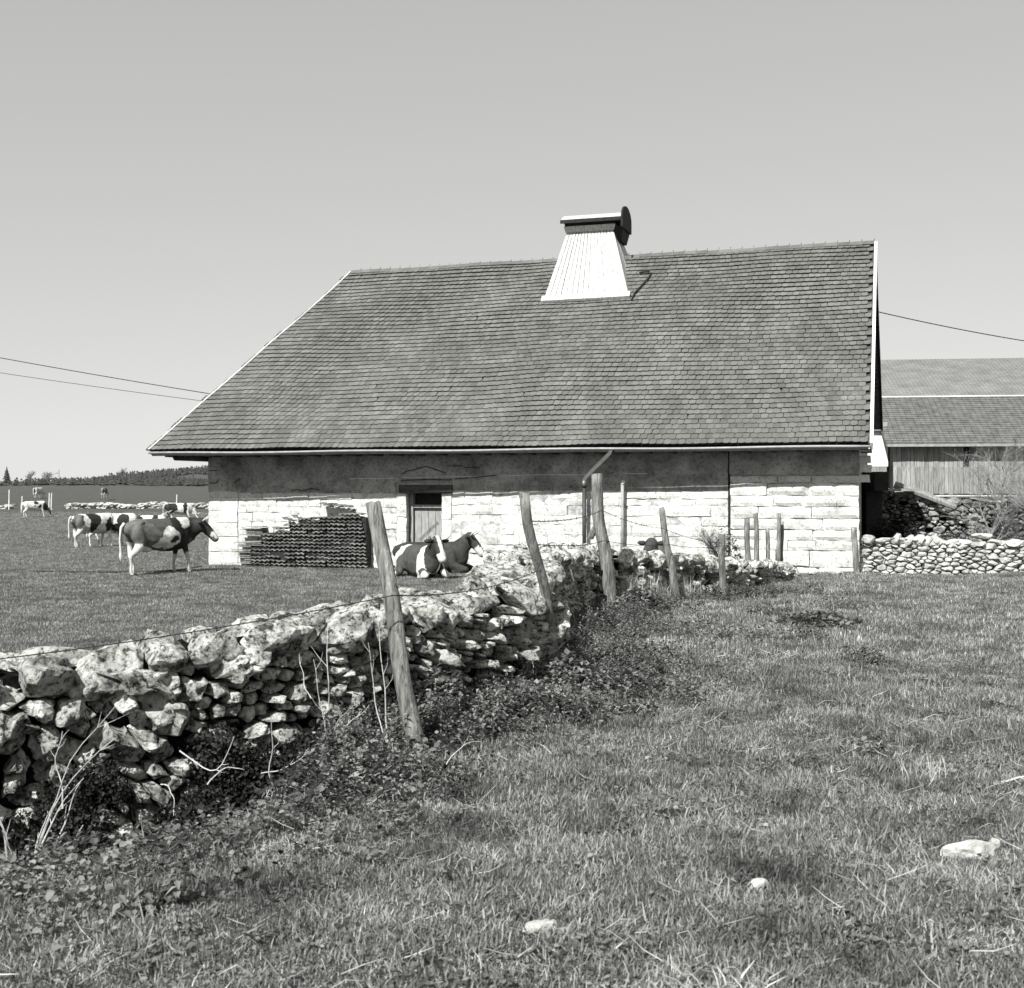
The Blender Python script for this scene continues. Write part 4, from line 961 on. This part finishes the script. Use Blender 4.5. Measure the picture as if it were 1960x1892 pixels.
# lying cows in front of the door
pI = [((-.05, 0, .45), (.52, 1, .6), .07), ((.66, 0, .45), (.18, 1, .6), WH), ((.85, -.3, .5), (.25, .5, .5), .06), ((.90, -.1, .84), (.33, .4, .33), .035), ((.92, .0, .92), (.2, .05, .3), WH), ((1.07, 0, .74), (.16, .055, .2), WH), ((1.24, 0, .50), (.11, 1, .11), WH), ((.75, .25, .2), (.4, .2, .3), WH), ((.85, -.27, .1), (.14, .1, .1), WH), ((.6, .1, .3), (.12, .2, .4), BK)]
cow(806, 29.4, radians(-62), 'lie', pI, WH, 'dark brown and white cow lying before the door, white blaze, facing the camera', hy=.0)
cow(832, 31.0, radians(-12), 'lie', [((0, 0, .4), (1.1, 1, .7), .04), ((.95, 0, .85), (.3, 1, .3), .05), ((1.17, 0, .55), (.17, 1, .15), .55)], .04, 'dark cow lying behind the blazed cow, pale muzzle turned right', hy=0)
cow(1228, 26.2, radians(70), 'lie', [((0, 0, .4), (1.1, 1, .7), .05)], .05, 'dark cow lying behind the stone wall, only back and head showing', parts=False)
cow(1291, 27.0, radians(110), 'lie', [((0, 0, .4), (1.1, 1, .7), .09)], .09, 'cow lying behind the thin leaning post, mostly hidden by the wall', parts=False, sc=.9)

# ------------------------------------------------------------------ vegetation
def instancer(name, pts, sources, label, cat, mats=None):
    """pts: (x, y, z, rotz, tilt, scale, idx); one object, instances through geometry nodes"""
    c = bpy.data.collections.new(name+'_source')
    for i, me in enumerate(sources): c.objects.link(bpy.data.objects.new('%s_%02d' % (name, i), me))
    me = bpy.data.meshes.new(name); me.from_pydata([p[:3] for p in pts], [], [])
    a = me.attributes.new('rot', 'FLOAT_VECTOR', 'POINT'); a.data.foreach_set('vector', [q for p in pts for q in (p[4], p[4]*.6, p[3])])
    a = me.attributes.new('scl', 'FLOAT', 'POINT'); a.data.foreach_set('value', [p[5] for p in pts])
    a = me.attributes.new('idx', 'INT', 'POINT'); a.data.foreach_set('value', [p[6] for p in pts])
    o = link(name, me); o['kind'] = 'stuff'
    if label: o['label'] = label
    if cat: o['category'] = cat
    ng = bpy.data.node_groups.new(name, 'GeometryNodeTree')
    ng.interface.new_socket('Geometry', in_out='INPUT', socket_type='NodeSocketGeometry'); ng.interface.new_socket('Geometry', in_out='OUTPUT', socket_type='NodeSocketGeometry')
    N = ng.nodes; gi = N.new('NodeGroupInput'); go = N.new('NodeGroupOutput'); ip = N.new('GeometryNodeInstanceOnPoints'); ci = N.new('GeometryNodeCollectionInfo')
    ci.inputs['Collection'].default_value = c; ci.inputs['Separate Children'].default_value = True; ci.inputs['Reset Children'].default_value = True
    def at(n_, t):
        q = N.new('GeometryNodeInputNamedAttribute'); q.data_type = t; q.inputs['Name'].default_value = n_; return q.outputs[0]
    L = ng.links.new; L(gi.outputs[0], ip.inputs['Points']); L(ci.outputs[0], ip.inputs['Instance']); ip.inputs['Pick Instance'].default_value = True
    L(at('idx', 'INT'), ip.inputs['Instance Index']); e2r = N.new('FunctionNodeEulerToRotation'); L(at('rot', 'FLOAT_VECTOR'), e2r.inputs[0]); L(e2r.outputs[0], ip.inputs['Rotation'])
    L(at('scl', 'FLOAT'), ip.inputs['Scale']); L(ip.outputs[0], go.inputs[0])
    m = o.modifiers.new('scatter', 'NODES'); m.node_group = ng; return o
vg = random.Random(31)
def blade(mb, x, y, h, w_, ang, lean, rng):
    dx, dy = cos(ang), sin(ang); sx, sy = -dy*w_/2, dx*w_/2; l1, l2 = lean*.35*h, lean*h
    tz = h*sqrt(max(.10, 1-lean*lean*.55))
    mb.add([(x-sx, y-sy, -.01), (x+sx, y+sy, -.01), (x+dx*l1+sx*.8, y+dy*l1+sy*.8, tz*.55), (x+dx*l1-sx*.8, y+dy*l1-sy*.8, tz*.55), (x+dx*l2, y+dy*l2, tz)], [(0, 1, 2, 3), (3, 2, 4)])
def clump(nb, rad, h, w_, m, leanmax=.9):
    mb = MB()
    for k in range(nb):
        a = vg.uniform(0, 2*pi); r = rad*sqrt(vg.random()); blade(mb, r*cos(a), r*sin(a), h*vg.uniform(.4, 1.2), w_*vg.uniform(.7, 1.3), vg.uniform(0, 2*pi), vg.uniform(.15, leanmax), vg)
    return mb.mesh('grass_clump', m)
def leaf_clump(nl, rad, size, m, h=.1):
    mb = MB()
    for k in range(nl):
        a = vg.uniform(0, 2*pi); r = rad*sqrt(vg.random()); c = Vector((r*cos(a), r*sin(a), vg.uniform(.01, h)))
        q = Matrix.Rotation(vg.uniform(0, 6.28), 3, 'Z') @ Matrix.Rotation(vg.uniform(-.8, .8), 3, 'X') @ Matrix.Rotation(vg.uniform(-.5, .5), 3, 'Y'); s = size*vg.uniform(.6, 1.3)
        o_ = [(0, 0, 0), (.45, .35, .12), (.4, .8, .08), (0, 1.2, -.05), (-.4, .8, .08), (-.45, .35, .12), (0, .6, -.03)]
        vs = [c+q @ (Vector(p)*s) for p in o_]; mb.add(vs, [(0, 1, 6), (1, 2, 6), (2, 3, 6), (3, 4, 6), (4, 5, 6), (5, 0, 6)])
    return mb.mesh('leaf_clump', m)
fine = [clump(40, .08, .021, .0040, M['grass'], 1.4) for k in range(5)]+[clump(34, .07, .040, .0042, M['grass'], 1.3) for k in range(2)]+[clump(9, .06, .045, .0035, M['straw'], 1.4)]
def litter(n_, L_):
    mb = MB()
    for k in range(n_):
        a = vg.uniform(0, 6.28); c = Vector((vg.uniform(-.1, .1), vg.uniform(-.1, .1), .015+.02*vg.random())); l = L_*vg.uniform(.5, 1.2); b = a+vg.uniform(-.5, .5)
        mb.tube([c, c+Vector((cos(a)*l*.5, sin(a)*l*.5, vg.uniform(.0, .03))), c+Vector((cos(a)*l*.5+cos(b)*l*.5, sin(a)*l*.5+sin(b)*l*.5, vg.uniform(0, .05)))], [.0012, .0011, .0005], 3)
    return mb.mesh('grass_litter', M['straw'])
fine += [litter(4, .08), litter(3, .11)]+[leaf_clump(12, .07, .015, M['leaf'], .03) for k in range(2)]
coarse = [clump(34, .17, .038, .008, M['grass'], 1.25) for k in range(4)]+[clump(30, .15, .032, .009, M['grass'], 1.2) for k in range(2)]+[clump(9, .12, .06, .008, M['straw'])]
def free(x, y):      # not inside the house
    u = -(x-OX)*hc+(y-OY)*hs; v = (x-OX)*hs+(y-OY)*hc; return not (-.1 < u < 17.6 and v > wv(u)-.03 and v < WD)
pts = []; NEAR = 46000
k = 0
while k < NEAR:       # foreground pasture
    d = 3.0*(12.5/3.0)**vg.random() if vg.random() < .75 else vg.uniform(5, 13); x = vg.uniform(-.62, .5)*d; k += 1
    dd = wdist(x, d)
    if dd > -.02 or (dd > -1.35 and x < -1.1 and vg.random() < .93): continue
    pat = nz(x*.9, d*.9, 5); tall = nz(x*.5+3, d*.5, 2)
    if vg.random() < .12+pat*.3-.05 and False: continue
    i = 7 if vg.random() < .10+.15*max(0, pat) else (5+int(vg.random()*2) if tall > .12 and vg.random() < .7 else int(vg.random()*5))
    hum = nz(x*2.6, d*2.6, 13)
    if hum < -.28 and vg.random() < .6: continue
    if vg.random() < .011: i = 8+int(vg.random()*2)
    elif vg.random() < .10+.25*max(0, nz(x*1.2, d*1.2, 17)): i = 10+int(vg.random()*2)
    pts.append((x, d, H(x, d), vg.uniform(0, 6.28), vg.uniform(-.25, .25), vg.uniform(.6, 1.35)*(1+.5*max(0, tall))*(1+1.0*max(0, hum)), i))
for k in range(330):       # tussocks
    d = vg.uniform(3.6, 14); x = vg.uniform(-.5, .5)*d
    if wdist(x, d) > -.4: continue
    R0 = vg.uniform(.05, .16)
    for j in range(int(90*R0)+4):
        a = vg.uniform(0, 6.28); r = R0*sqrt(vg.random()); pts.append((x+r*cos(a), d+r*sin(a), H(x, d)+.01, vg.uniform(0, 6.28), vg.uniform(-.4, .4), vg.uniform(1.1, 2.0)*(1.1-.5*r/R0), 5+int(vg.random()*2)))
instancer('grass', pts, fine, 'short uneven pasture grass in the foreground', 'grass')
pts = []
for k in range(30000):
    d = vg.uniform(11.5, 30); x = vg.uniform(-.35, .50)*d; 
    if wdist(x, d) > -.05 or not free(x, d) or d > 28.6 and x > 8.2: continue
    i = 6 if vg.random() < .08+.12*max(0, nz(x*.4, d*.4)) else int(vg.random()*6)
    pts.append((x, d, H(x, d), vg.uniform(0, 6.28), vg.uniform(-.1, .1), vg.uniform(.7, 1.3)*(1+.7*max(0, nz(x*.45, d*.45, 7))), i))
instancer('grass', pts, coarse, 'rougher grass of the middle pasture sloping to the farmhouse', 'grass')
pts = []
for k in range(60000):
    d = 13*(120/13)**(vg.random()**.8); x = vg.uniform(-.45, .2)*d
    if wdist(x, d) < .7 or not free(x, d): continue
    pts.append((x, d, H(x, d), vg.uniform(0, 6.28), 0, vg.uniform(.5, .95)*(1+d/45), int(vg.random()*6)))
instancer('grass', pts, coarse, 'short grazed grass of the cow pasture behind the wall', 'grass')
leaves = [leaf_clump(22, .09, .021, M['leaf'], .08) for k in range(4)]+[leaf_clump(26, .1, .021, M['ivy'], .12) for k in range(3)]
def nettle(h):
    mb = MB()
    for k in range(6):
        a = vg.uniform(0, 6.28); r = vg.uniform(0, .09); b0 = Vector((r*cos(a), r*sin(a), 0)); top = b0+Vector((vg.uniform(-.06, .06), vg.uniform(-.06, .06), h*vg.uniform(.5, 1.1))); mb.tube([b0, top], [.002, .0012], 3)
        for j in range(9):
            t = .15+.85*j/8; c = b0.lerp(top, t)
            for sd_ in (0, pi):
                q = Matrix.Rotation(j*1.6+sd_+a, 3, 'Z') @ Matrix.Rotation(vg.uniform(-.7, .2), 3, 'X'); s = .034*(1.25-t*.7); o_ = [(0, 0, 0), (.4, .4, .1), (0, 1.4, -.15), (-.4, .4, .1), (0, .6, -.02)]
                mb.add([c+q @ (Vector(p)*s) for p in o_], [(0, 1, 4), (1, 2, 4), (2, 3, 4), (3, 0, 4)])
    return mb.mesh('nettle', M['leaf'])
leaves += [nettle(.16), nettle(.24), nettle(.2)]
pts = []
for k in range(22000):    # weeds along the wall foot and in patches
    d = vg.uniform(3.6, 22); x = vg.uniform(-.6, .3)*d; dd = wdist(x, d)
    if dd > .0 or not free(x, d): continue
    band = lerp(1.9, .8, sstep(-2, .6, x)) if d < 12 else .9
    pr_ = exp(-((-dd)/band)**2)*1.25+.6*sstep(.22, .44, nz(x*.7, d*.7, 11))*sstep(5, 6.5, d)
    if vg.random() > pr_: continue
    if dd > -1.2 and x < -1.3 and vg.random() < .8: continue
    if x > -1.3 and dd > -.9 and vg.random() < .22 or vg.random() < .04:
        pts.append((x, d, H(x, d), vg.uniform(0, 6.28), vg.uniform(-.15, .15), vg.uniform(.6, 1.3), 7+int(vg.random()*3))); continue
    pts.append((x, d, H(x, d)+vg.uniform(-.01, .04), vg.uniform(0, 6.28), vg.uniform(-.3, .3), vg.uniform(.7, 1.5), (int(4+vg.random()*3) if (dd > -1.35 and x < -1.2) or vg.random() < .3 else int(vg.random()*4))))
instancer('weeds', pts, leaves, 'low leafy weeds crowding the foot of the long stone wall', 'weeds')
def bush(vx, d, w_, h, n_, label, m='leaf', name='weed_mound', cat='weeds', dz=0):
    x0 = px(vx, d); mb = MB(); root = Vector((x0, d, H(x0, d)+dz))
    for k in range(n_):
        a = vg.uniform(0, 2*pi); r = sqrt(vg.random()); z = h*(1-r**1.8)*vg.uniform(.55, 1.08)*(1+.35*nz(cos(a)*r*2+vx, sin(a)*r*2)); c = Vector((r*w_*cos(a), r*w_*.6*sin(a), z))
        q = Matrix.Rotation(vg.uniform(0, 6.28), 3, 'Z') @ Matrix.Rotation(vg.uniform(-1, 1), 3, 'X'); s = vg.uniform(.03, .06)*(1 if d < 15 else 1.3)
        vs = [c+q @ (Vector(p)*s) for p in ((0, 0, 0), (.5, .5, .1), (0, 1.2, 0), (-.5, .5, .1))]; mb.add(vs, [(0, 1, 2), (0, 2, 3)])
    o = mb.build(name, M[m]); o.location = root; return tag(o, label, cat)
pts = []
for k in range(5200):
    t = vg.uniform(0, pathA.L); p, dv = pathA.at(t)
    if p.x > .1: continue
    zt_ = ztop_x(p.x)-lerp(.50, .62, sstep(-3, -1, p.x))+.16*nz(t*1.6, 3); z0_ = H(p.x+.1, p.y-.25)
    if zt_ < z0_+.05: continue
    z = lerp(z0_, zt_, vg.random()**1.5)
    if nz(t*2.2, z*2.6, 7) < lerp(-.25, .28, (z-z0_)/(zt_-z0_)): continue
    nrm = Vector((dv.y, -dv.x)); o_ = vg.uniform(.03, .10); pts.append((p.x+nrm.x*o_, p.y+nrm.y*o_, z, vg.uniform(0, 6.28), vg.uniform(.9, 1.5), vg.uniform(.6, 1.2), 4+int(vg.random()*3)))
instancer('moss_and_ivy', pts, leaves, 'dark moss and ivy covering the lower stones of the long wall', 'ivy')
bush(1225, 18.0, .42, .28, 1500, 'rounded dark weed mound right of the thickest fence post')
bush(1092, 9.85, .30, .30, 900, 'leafy weeds hiding the foot of the crooked post')
bush(850, 8.7, .28, .30, 800, 'dark leafy weed mound at the wall foot right of the nearest post')
bush(1000, 9.3, .35, .15, 700, 'low weed mound at the wall foot below the crooked post')
bush(1220, 10.0, .30, .11, 600, 'small dark tussock in the pasture right of the wall')
bush(1560, 15.5, .65, .18, 900, 'wide dark tussock in the middle of the right pasture')
bush(1720, 33.2, .85, 1.0, 2600, 'tangle of ivy on the bank between dark shed and stone walls', 'ivy', 'ivy_bush', 'bush', .3)
bush(1850, 33.6, 1.8, .7, 3200, 'low scrub growing over the retaining wall below the bare tree', 'leaf', 'scrub', 'bush', .2)
bush(1690, 32.4, .6, 1.0, 1500, 'dark ivy climbing beside the farmhouse right corner', 'ivy', 'ivy_bush', 'bush', .1)
# dry stalks and brambles
def stalks(vx, vy_base, d, specs, label, r=.004, name='dry_stalks', cat='dry stalks'):
    x0 = px(vx, d); z0 = H(x0, d); root = empty(name, (x0, d, z0), 0, label, cat, 'dry stalks and brambles by the wall')
    for (a0, b0, a1, b1, bow, rr_) in specs:   # picture offsets in metres at distance d: start and end
        mb = MB(); p0 = Vector((a0, vg.uniform(-.04, .04), b0)); p1 = Vector((a1, vg.uniform(-.25, .2), b1)); ax = (p1-p0)
        per = Vector((-ax.z, 0, ax.x)).normalized() if ax.length else Vector((1, 0, 0)); n_ = 9; js = vg.random()*30
        q = [p0.lerp(p1, i/n_)+per*(bow*4*(i/n_)*(1-i/n_)+.03*nz(i*.28, js))+Vector((0, .03*nz(i*.28, js+5), 0)) for i in range(n_+1)]
        mb.tube(q, [r*rr_*lerp(1.1, .35, i/n_) for i in range(n_+1)], 5)
        for _k in range(vg.choice((1, 2, 3))):
            i0 = vg.randint(4, 8); sd2 = vg.choice((-1, 1)); dv_ = (q[i0]-q[i0-1]).normalized(); l_ = ax.length*vg.uniform(.08, .24); e1 = q[i0]+(dv_+per*sd2*vg.uniform(.3, .8)).normalized()*l_*.5; e2 = e1+(dv_+per*sd2*vg.uniform(.0, .6)).normalized()*l_*.5
            mb.tube([q[i0], e1, e2], [r*rr_*.45, r*rr_*.35, r*rr_*.15], 4)
        mb.build('stalk', M['stalk'], root)
    return root
def vstalks(lst, d, label, r=.0045):
    """lst of stems in picture coordinates ((x0,y0),(x1,y1),bow)"""
    bx0, by0 = lst[0][0]; x0 = px(bx0, d); z0 = H(x0, d); k = d/F
    specs = [((a[0]-bx0)*k, (EYE+(HZ-a[1])*k)-z0, (b[0]-bx0)*k, (EYE+(HZ-b[1])*k)-z0, bow, rr_) for a, b, bow, rr_ in lst]
    return stalks(bx0, by0, d, specs, label, r)
vstalks([((35, 1690), (-5, 1500), .02, 1.3), ((48, 1700), (45, 1565), .01, 1), ((50, 1700), (75, 1570), .01, 1), ((75, 1700), (150, 1490), .05, 1.1), ((80, 1700), (180, 1560), -.02, 1.3), ((20, 1650), (-10, 1540), .01, 1), ((60, 1690), (215, 1420), .10, .8), ((110, 1690), (150, 1500), .05, .9), ((70, 1640), (245, 1330), .06, .7), ((125, 1545), (115, 1400), .01, .8)], 5.75, 'big spray of dry bramble stems at the bottom left corner of the wall')
vstalks([((288, 1660), (285, 1535), .01, 1), ((200, 1760), (180, 1690), .02, .8), ((215, 1760), (280, 1690), .01, .8), ((195, 1700), (110, 1702), 0, .7)], 5.6, 'few dry stalks standing in the dark hollow under the wall')
vstalks([((525, 1510), (535, 1360), .02, 1.1), ((340, 1440), (450, 1410), -.14, 1.1), ((400, 1500), (470, 1475), .05, .8), ((310, 1500), (355, 1540), .04, .7), ((500, 1480), (590, 1440), -.03, .8)], 7.0, 'curved pale stems hanging before the middle of the wall')
vstalks([((470, 1622), (560, 1555), 0, 1.2), ((480, 1620), (610, 1590), .0, 1.1), ((490, 1610), (620, 1602), .01, 1.1), ((500, 1615), (600, 1620), .0, .9), ((470, 1605), (560, 1590), .01, .8), ((440, 1640), (540, 1570), .01, .8)], 6.2, 'fan of dry stalks lying on the weeds left of centre', .0035)
vstalks([((640, 1440), (618, 1200), .02, 1.1), ((625, 1440), (600, 1260), -.02, .9), ((745, 1435), (720, 1180), -.01, 1), ((735, 1400), (705, 1230), .01, .8), ((650, 1420), (700, 1360), .02, .7), ((640, 1400), (690, 1340), .02, .7), ((590, 1340), (560, 1260), 0, .7)], 7.6, 'tall dry stems against the wall left of the nearest post')
vstalks([((580, 1575), (665, 1590), -.01, 1), ((700, 1570), (770, 1565), .02, 1.1), ((700, 1578), (790, 1572), 0, .9), ((655, 1660), (700, 1580), .02, .9), ((690, 1510), (760, 1450), .01, .8), ((920, 1540), (970, 1575), 0, 1), ((850, 1465), (920, 1430), .04, .9)], 6.6, 'scattered broken stalks on the ground below the nearest post', .0035)
vstalks([((1005, 1335), (1010, 1270), 0, 1), ((1018, 1335), (1022, 1260), 0, .9), ((870, 1440), (930, 1420), .03, 1.0), ((895, 1450), (945, 1490), .02, .8)], 9.6, 'two thin pale stems at the wall end corner')
vstalks([((1745, 1510), (1728, 1430), .01, 1), ((1760, 1520), (1800, 1470), 0, .9), ((1765, 1520), (1850, 1500), .01, .8), ((1775, 1520), (1780, 1480), 0, .7)], 6.6, 'dry stalks sticking up at the right edge of the pasture', .0035)
vstalks([((1862, 1530), (1885, 1505), 0, 1.7), ((1885, 1506), (2000, 1488), .01, 2.0), ((1868, 1530), (1900, 1512), 0, 1.1)], 6.6, 'bleached branch lying in the grass at the right edge')
vstalks([((1110, 1230), (1095, 1160), .02, 1.4), ((1112, 1230), (1085, 1150), -.02, 1.2), ((1098, 1130), (1092, 1090), 0, 1)], 14.5, 'pale stems hanging on the dark part of the wall behind the crooked post', .006)
def tuft(vx, d, n_, h, label, w_=.006, spread=.8):
    x0 = px(vx, d); mb = MB()
    for k in range(n_): a = vg.uniform(0, 6.28); r = .1*vg.random(); blade(mb, r*cos(a)*2, r*sin(a), h*vg.uniform(.4, 1.1), w_, vg.uniform(0, 6.28), vg.uniform(.1, spread), vg)
    o = mb.build('dry_grass_tuft', M['straw']); o.location = (x0, d, H(x0, d)); tag(o, label, 'grass tuft', 'pale dry grass tufts')
tuft(1790, 6.7, 70, .20, 'straw tuft spreading beside the dry stalks at the right edge', .004, 1.2)
tuft(1205, 19.4, 110, .55, 'tall dry grass just right of the thickest fence post', .012)
tuft(1245, 19.9, 90, .5, 'dry grass against the wall between thick post and leaning post', .012)
tuft(1320, 20.6, 80, .45, 'dry grass against the wall right of the leaning post', .012)
tuft(1270, 20.2, 60, .4, 'small dry grass tuft at the foot of the leaning post', .012)
tuft(1625, 13, 50, .14, 'low straw tuft in the middle of the right pasture', .006, 1.2)
tuft(560, 6.5, 60, .14, 'straw tuft at the edge of the weeds in the foreground', .004, 1.2)
# loose stones in the grass
LROCK = [rock_mesh(60+k*3, M['cstone'], 3, 'loose_stone') for k in range(6)]
def loose(vx, vy, s, label, rot=0, k=0, dz=.010):
    h = 1.6; d = 1.6*F/(vy-HZ)
    for _ in range(6): x = px(vx, d); d = (EYE-H(x, d)-s[2]*.3)*F/(vy-HZ)
    o = link('loose_stone', LROCK[k], None, (px(vx, d), d, H(px(vx, d), d)+s[2]*.35+dz), (0, 0, rot), s); me = o.data
    tag(o, label, 'stone', 'loose pale stones in the pasture')
loose(1856, 1634, (.135, .055, .065), 'long white stone like a log in the grass at lower right', .15, 0)
loose(1902, 1622, (.03, .03, .04), 'white knob of stone at the right end of the long white stone', .4, 3)
loose(1450, 1703, (.055, .04, .045), 'small white rounded stone in the lower pasture', .3, 1)
loose(1036, 1783, (.07, .045, .035), 'flat greyish stone low in the foreground grass', .5, 2)
loose(1597, 1098, (.2, .16, .1), 'round white boulder in the grass below the farmhouse corner', .2, 3)
loose(1347, 1140, (.22, .15, .09), 'white flat stone at the wall foot by the leaning post', .1, 4)
loose(1238, 1455, (.025, .02, .015), 'tiny white stone in the middle pasture', .1, 5)
loose(1555, 1099, (.15, .1, .05), 'small pale stone half sunk at the farmhouse foot', .9, 1)
# bare trees
def tree(name, x, y, z, h, spread, label, cat, n_main=6, depth=5, r0=.05, seed=1, dens=1, m='bark'):
    rng = random.Random(seed); root = empty(name, (x, y, z), 0, label, cat); tr = MB(); tw = MB()
    def grow(p, dv, L, r, lev, mb):
        n_ = 4; pts_ = [p]; d_ = dv.copy()
        for i in range(n_):
            d_ = (d_+Vector((rng.gauss(0, .14), rng.gauss(0, .14), rng.gauss(.02, .1)))).normalized(); pts_.append(pts_[-1]+d_*L/n_)
        (tr if lev < 2 else tw).tube(pts_, [lerp(r, r*.55, i/n_) for i in range(n_+1)], 6 if lev < 2 else 3, cap=False)
        if lev >= depth: return
        for k in range(int((3 if lev else n_main)*dens+rng.random())):
            i = rng.randint(1 if lev else 1, n_); a = rng.uniform(0, 6.28); s_ = spread
            nd = (d_+Vector((cos(a)*s_, sin(a)*s_, rng.uniform(-.1, .35)))).normalized(); grow(pts_[i], nd, L*rng.uniform(.5, .78), r*.52, lev+1, mb)
    grow(Vector((0, 0, 0)), Vector((0, 0, 1)), h*.42, r0, 0, tr)
    tr.build('trunk', M[m], root); tw.build('twigs', M[m], root, kind='stuff')
tree('bare_tree', px(1900, 32), 32.2, H(px(1900, 32), 32.2)-.1, 3.9, .85, 'leafless young tree with a haze of twigs before the plank barn', 'tree', 7, 5, .05, 3, 1.35)
tree('bare_tree', px(1990, 31), 31.0, H(px(1990, 31), 31)-.1, 3.9, .85, 'leafless bush at the right edge behind the low stone wall', 'tree', 7, 5, .04, 9, 1.3)
tree('bare_bush', px(1390, 27.5), 27.5, H(px(1390, 27.5), 27.5)+.1, 1.55, .8, 'twiggy leafless bush against the white farmhouse wall', 'bush', 8, 4, .03, 5, 1.4)
bush(1390, 27.3, .42, .75, 500, 'sparse small leaves on the twiggy bush by the white wall', 'leaf', 'bush_leaves', 'bush', .45)
for vx, d, h, sd_, lab in ((58, 640, 9, 1, 'distant leafless tree on the horizon right of the fir'), (88, 660, 10, 2, 'second distant leafless tree beside the thin pole'), (232, 700, 9, 4, 'distant leafless tree at the foot of the wooded hill')):
    x = px(vx, d); tree('distant_tree', x, d, H(x, d)-.3, h, .8, lab, 'tree', 7, 4, .3, sd_, 1.6)
def conifer(mb, x, y, z, h, w_, rng, layers=7):
    for k in range(layers):
        t = k/layers; z0 = z+h*(.08+.86*t); r = w_*(1-t)*rng.uniform(.85, 1.1); n_ = 9; vs = [(x+r*(.75+.4*rng.random())*cos(2*pi*j/n_), y+r*sin(2*pi*j/n_), z0-h*.03*rng.random()) for j in range(n_)]+[(x, y, z0+h*.22)]
        mb.add(vs, [(j, (j+1) % n_, n_) for j in range(n_)])
x = px(13, 520); ft = empty('fir_tree', (x, 520, H(x, 520)), 0, 'dark pointed fir tree on the horizon at the far left', 'tree'); m_ = MB(); conifer(m_, 0, 0, 0, 8, 2.9, vg); m_.build('crown', M['forest'], ft); m_ = MB(); m_.tube([(0, 0, -1), (0, 0, 2)], .3, 6); m_.build('trunk', M['bark'], ft)
fo = MB()
for k in range(6500):
    d = vg.uniform(430, 900); vx = vg.uniform(-100, 640); x = px(vx, d)
    hill = exp(-((x+150)/60)**2)
    if hill > .10:
        if nz(x*.03, d*.01)+hill+sstep(500, 720, d) > 1.0-.25*hill: conifer(fo, x, d, H(x, d)-.5, vg.uniform(1.8, 4.0)*(1+.5*nz(x*.06)), 1.8, vg, 3)
    elif d > 700 and vg.random() < .7: conifer(fo, x, d, H(x, d)-.5, vg.uniform(1.2, 3.4)*(1+.4*nz(x*.04)), 2.2, vg, 3)
o = fo.build('forest', M['forest'], kind='stuff'); tag(o, 'far dark wood along the horizon and over the hill at left', 'forest')
b = MB(); x = px(113, 480); b.tube([(x, 480, H(x, 480)-1), (x, 480, EYE+(HZ-900)/F*480)], .14, 5); tag(b.build('utility_pole', M['bark']), 'thin far utility pole rising above the tree line at left', 'pole')
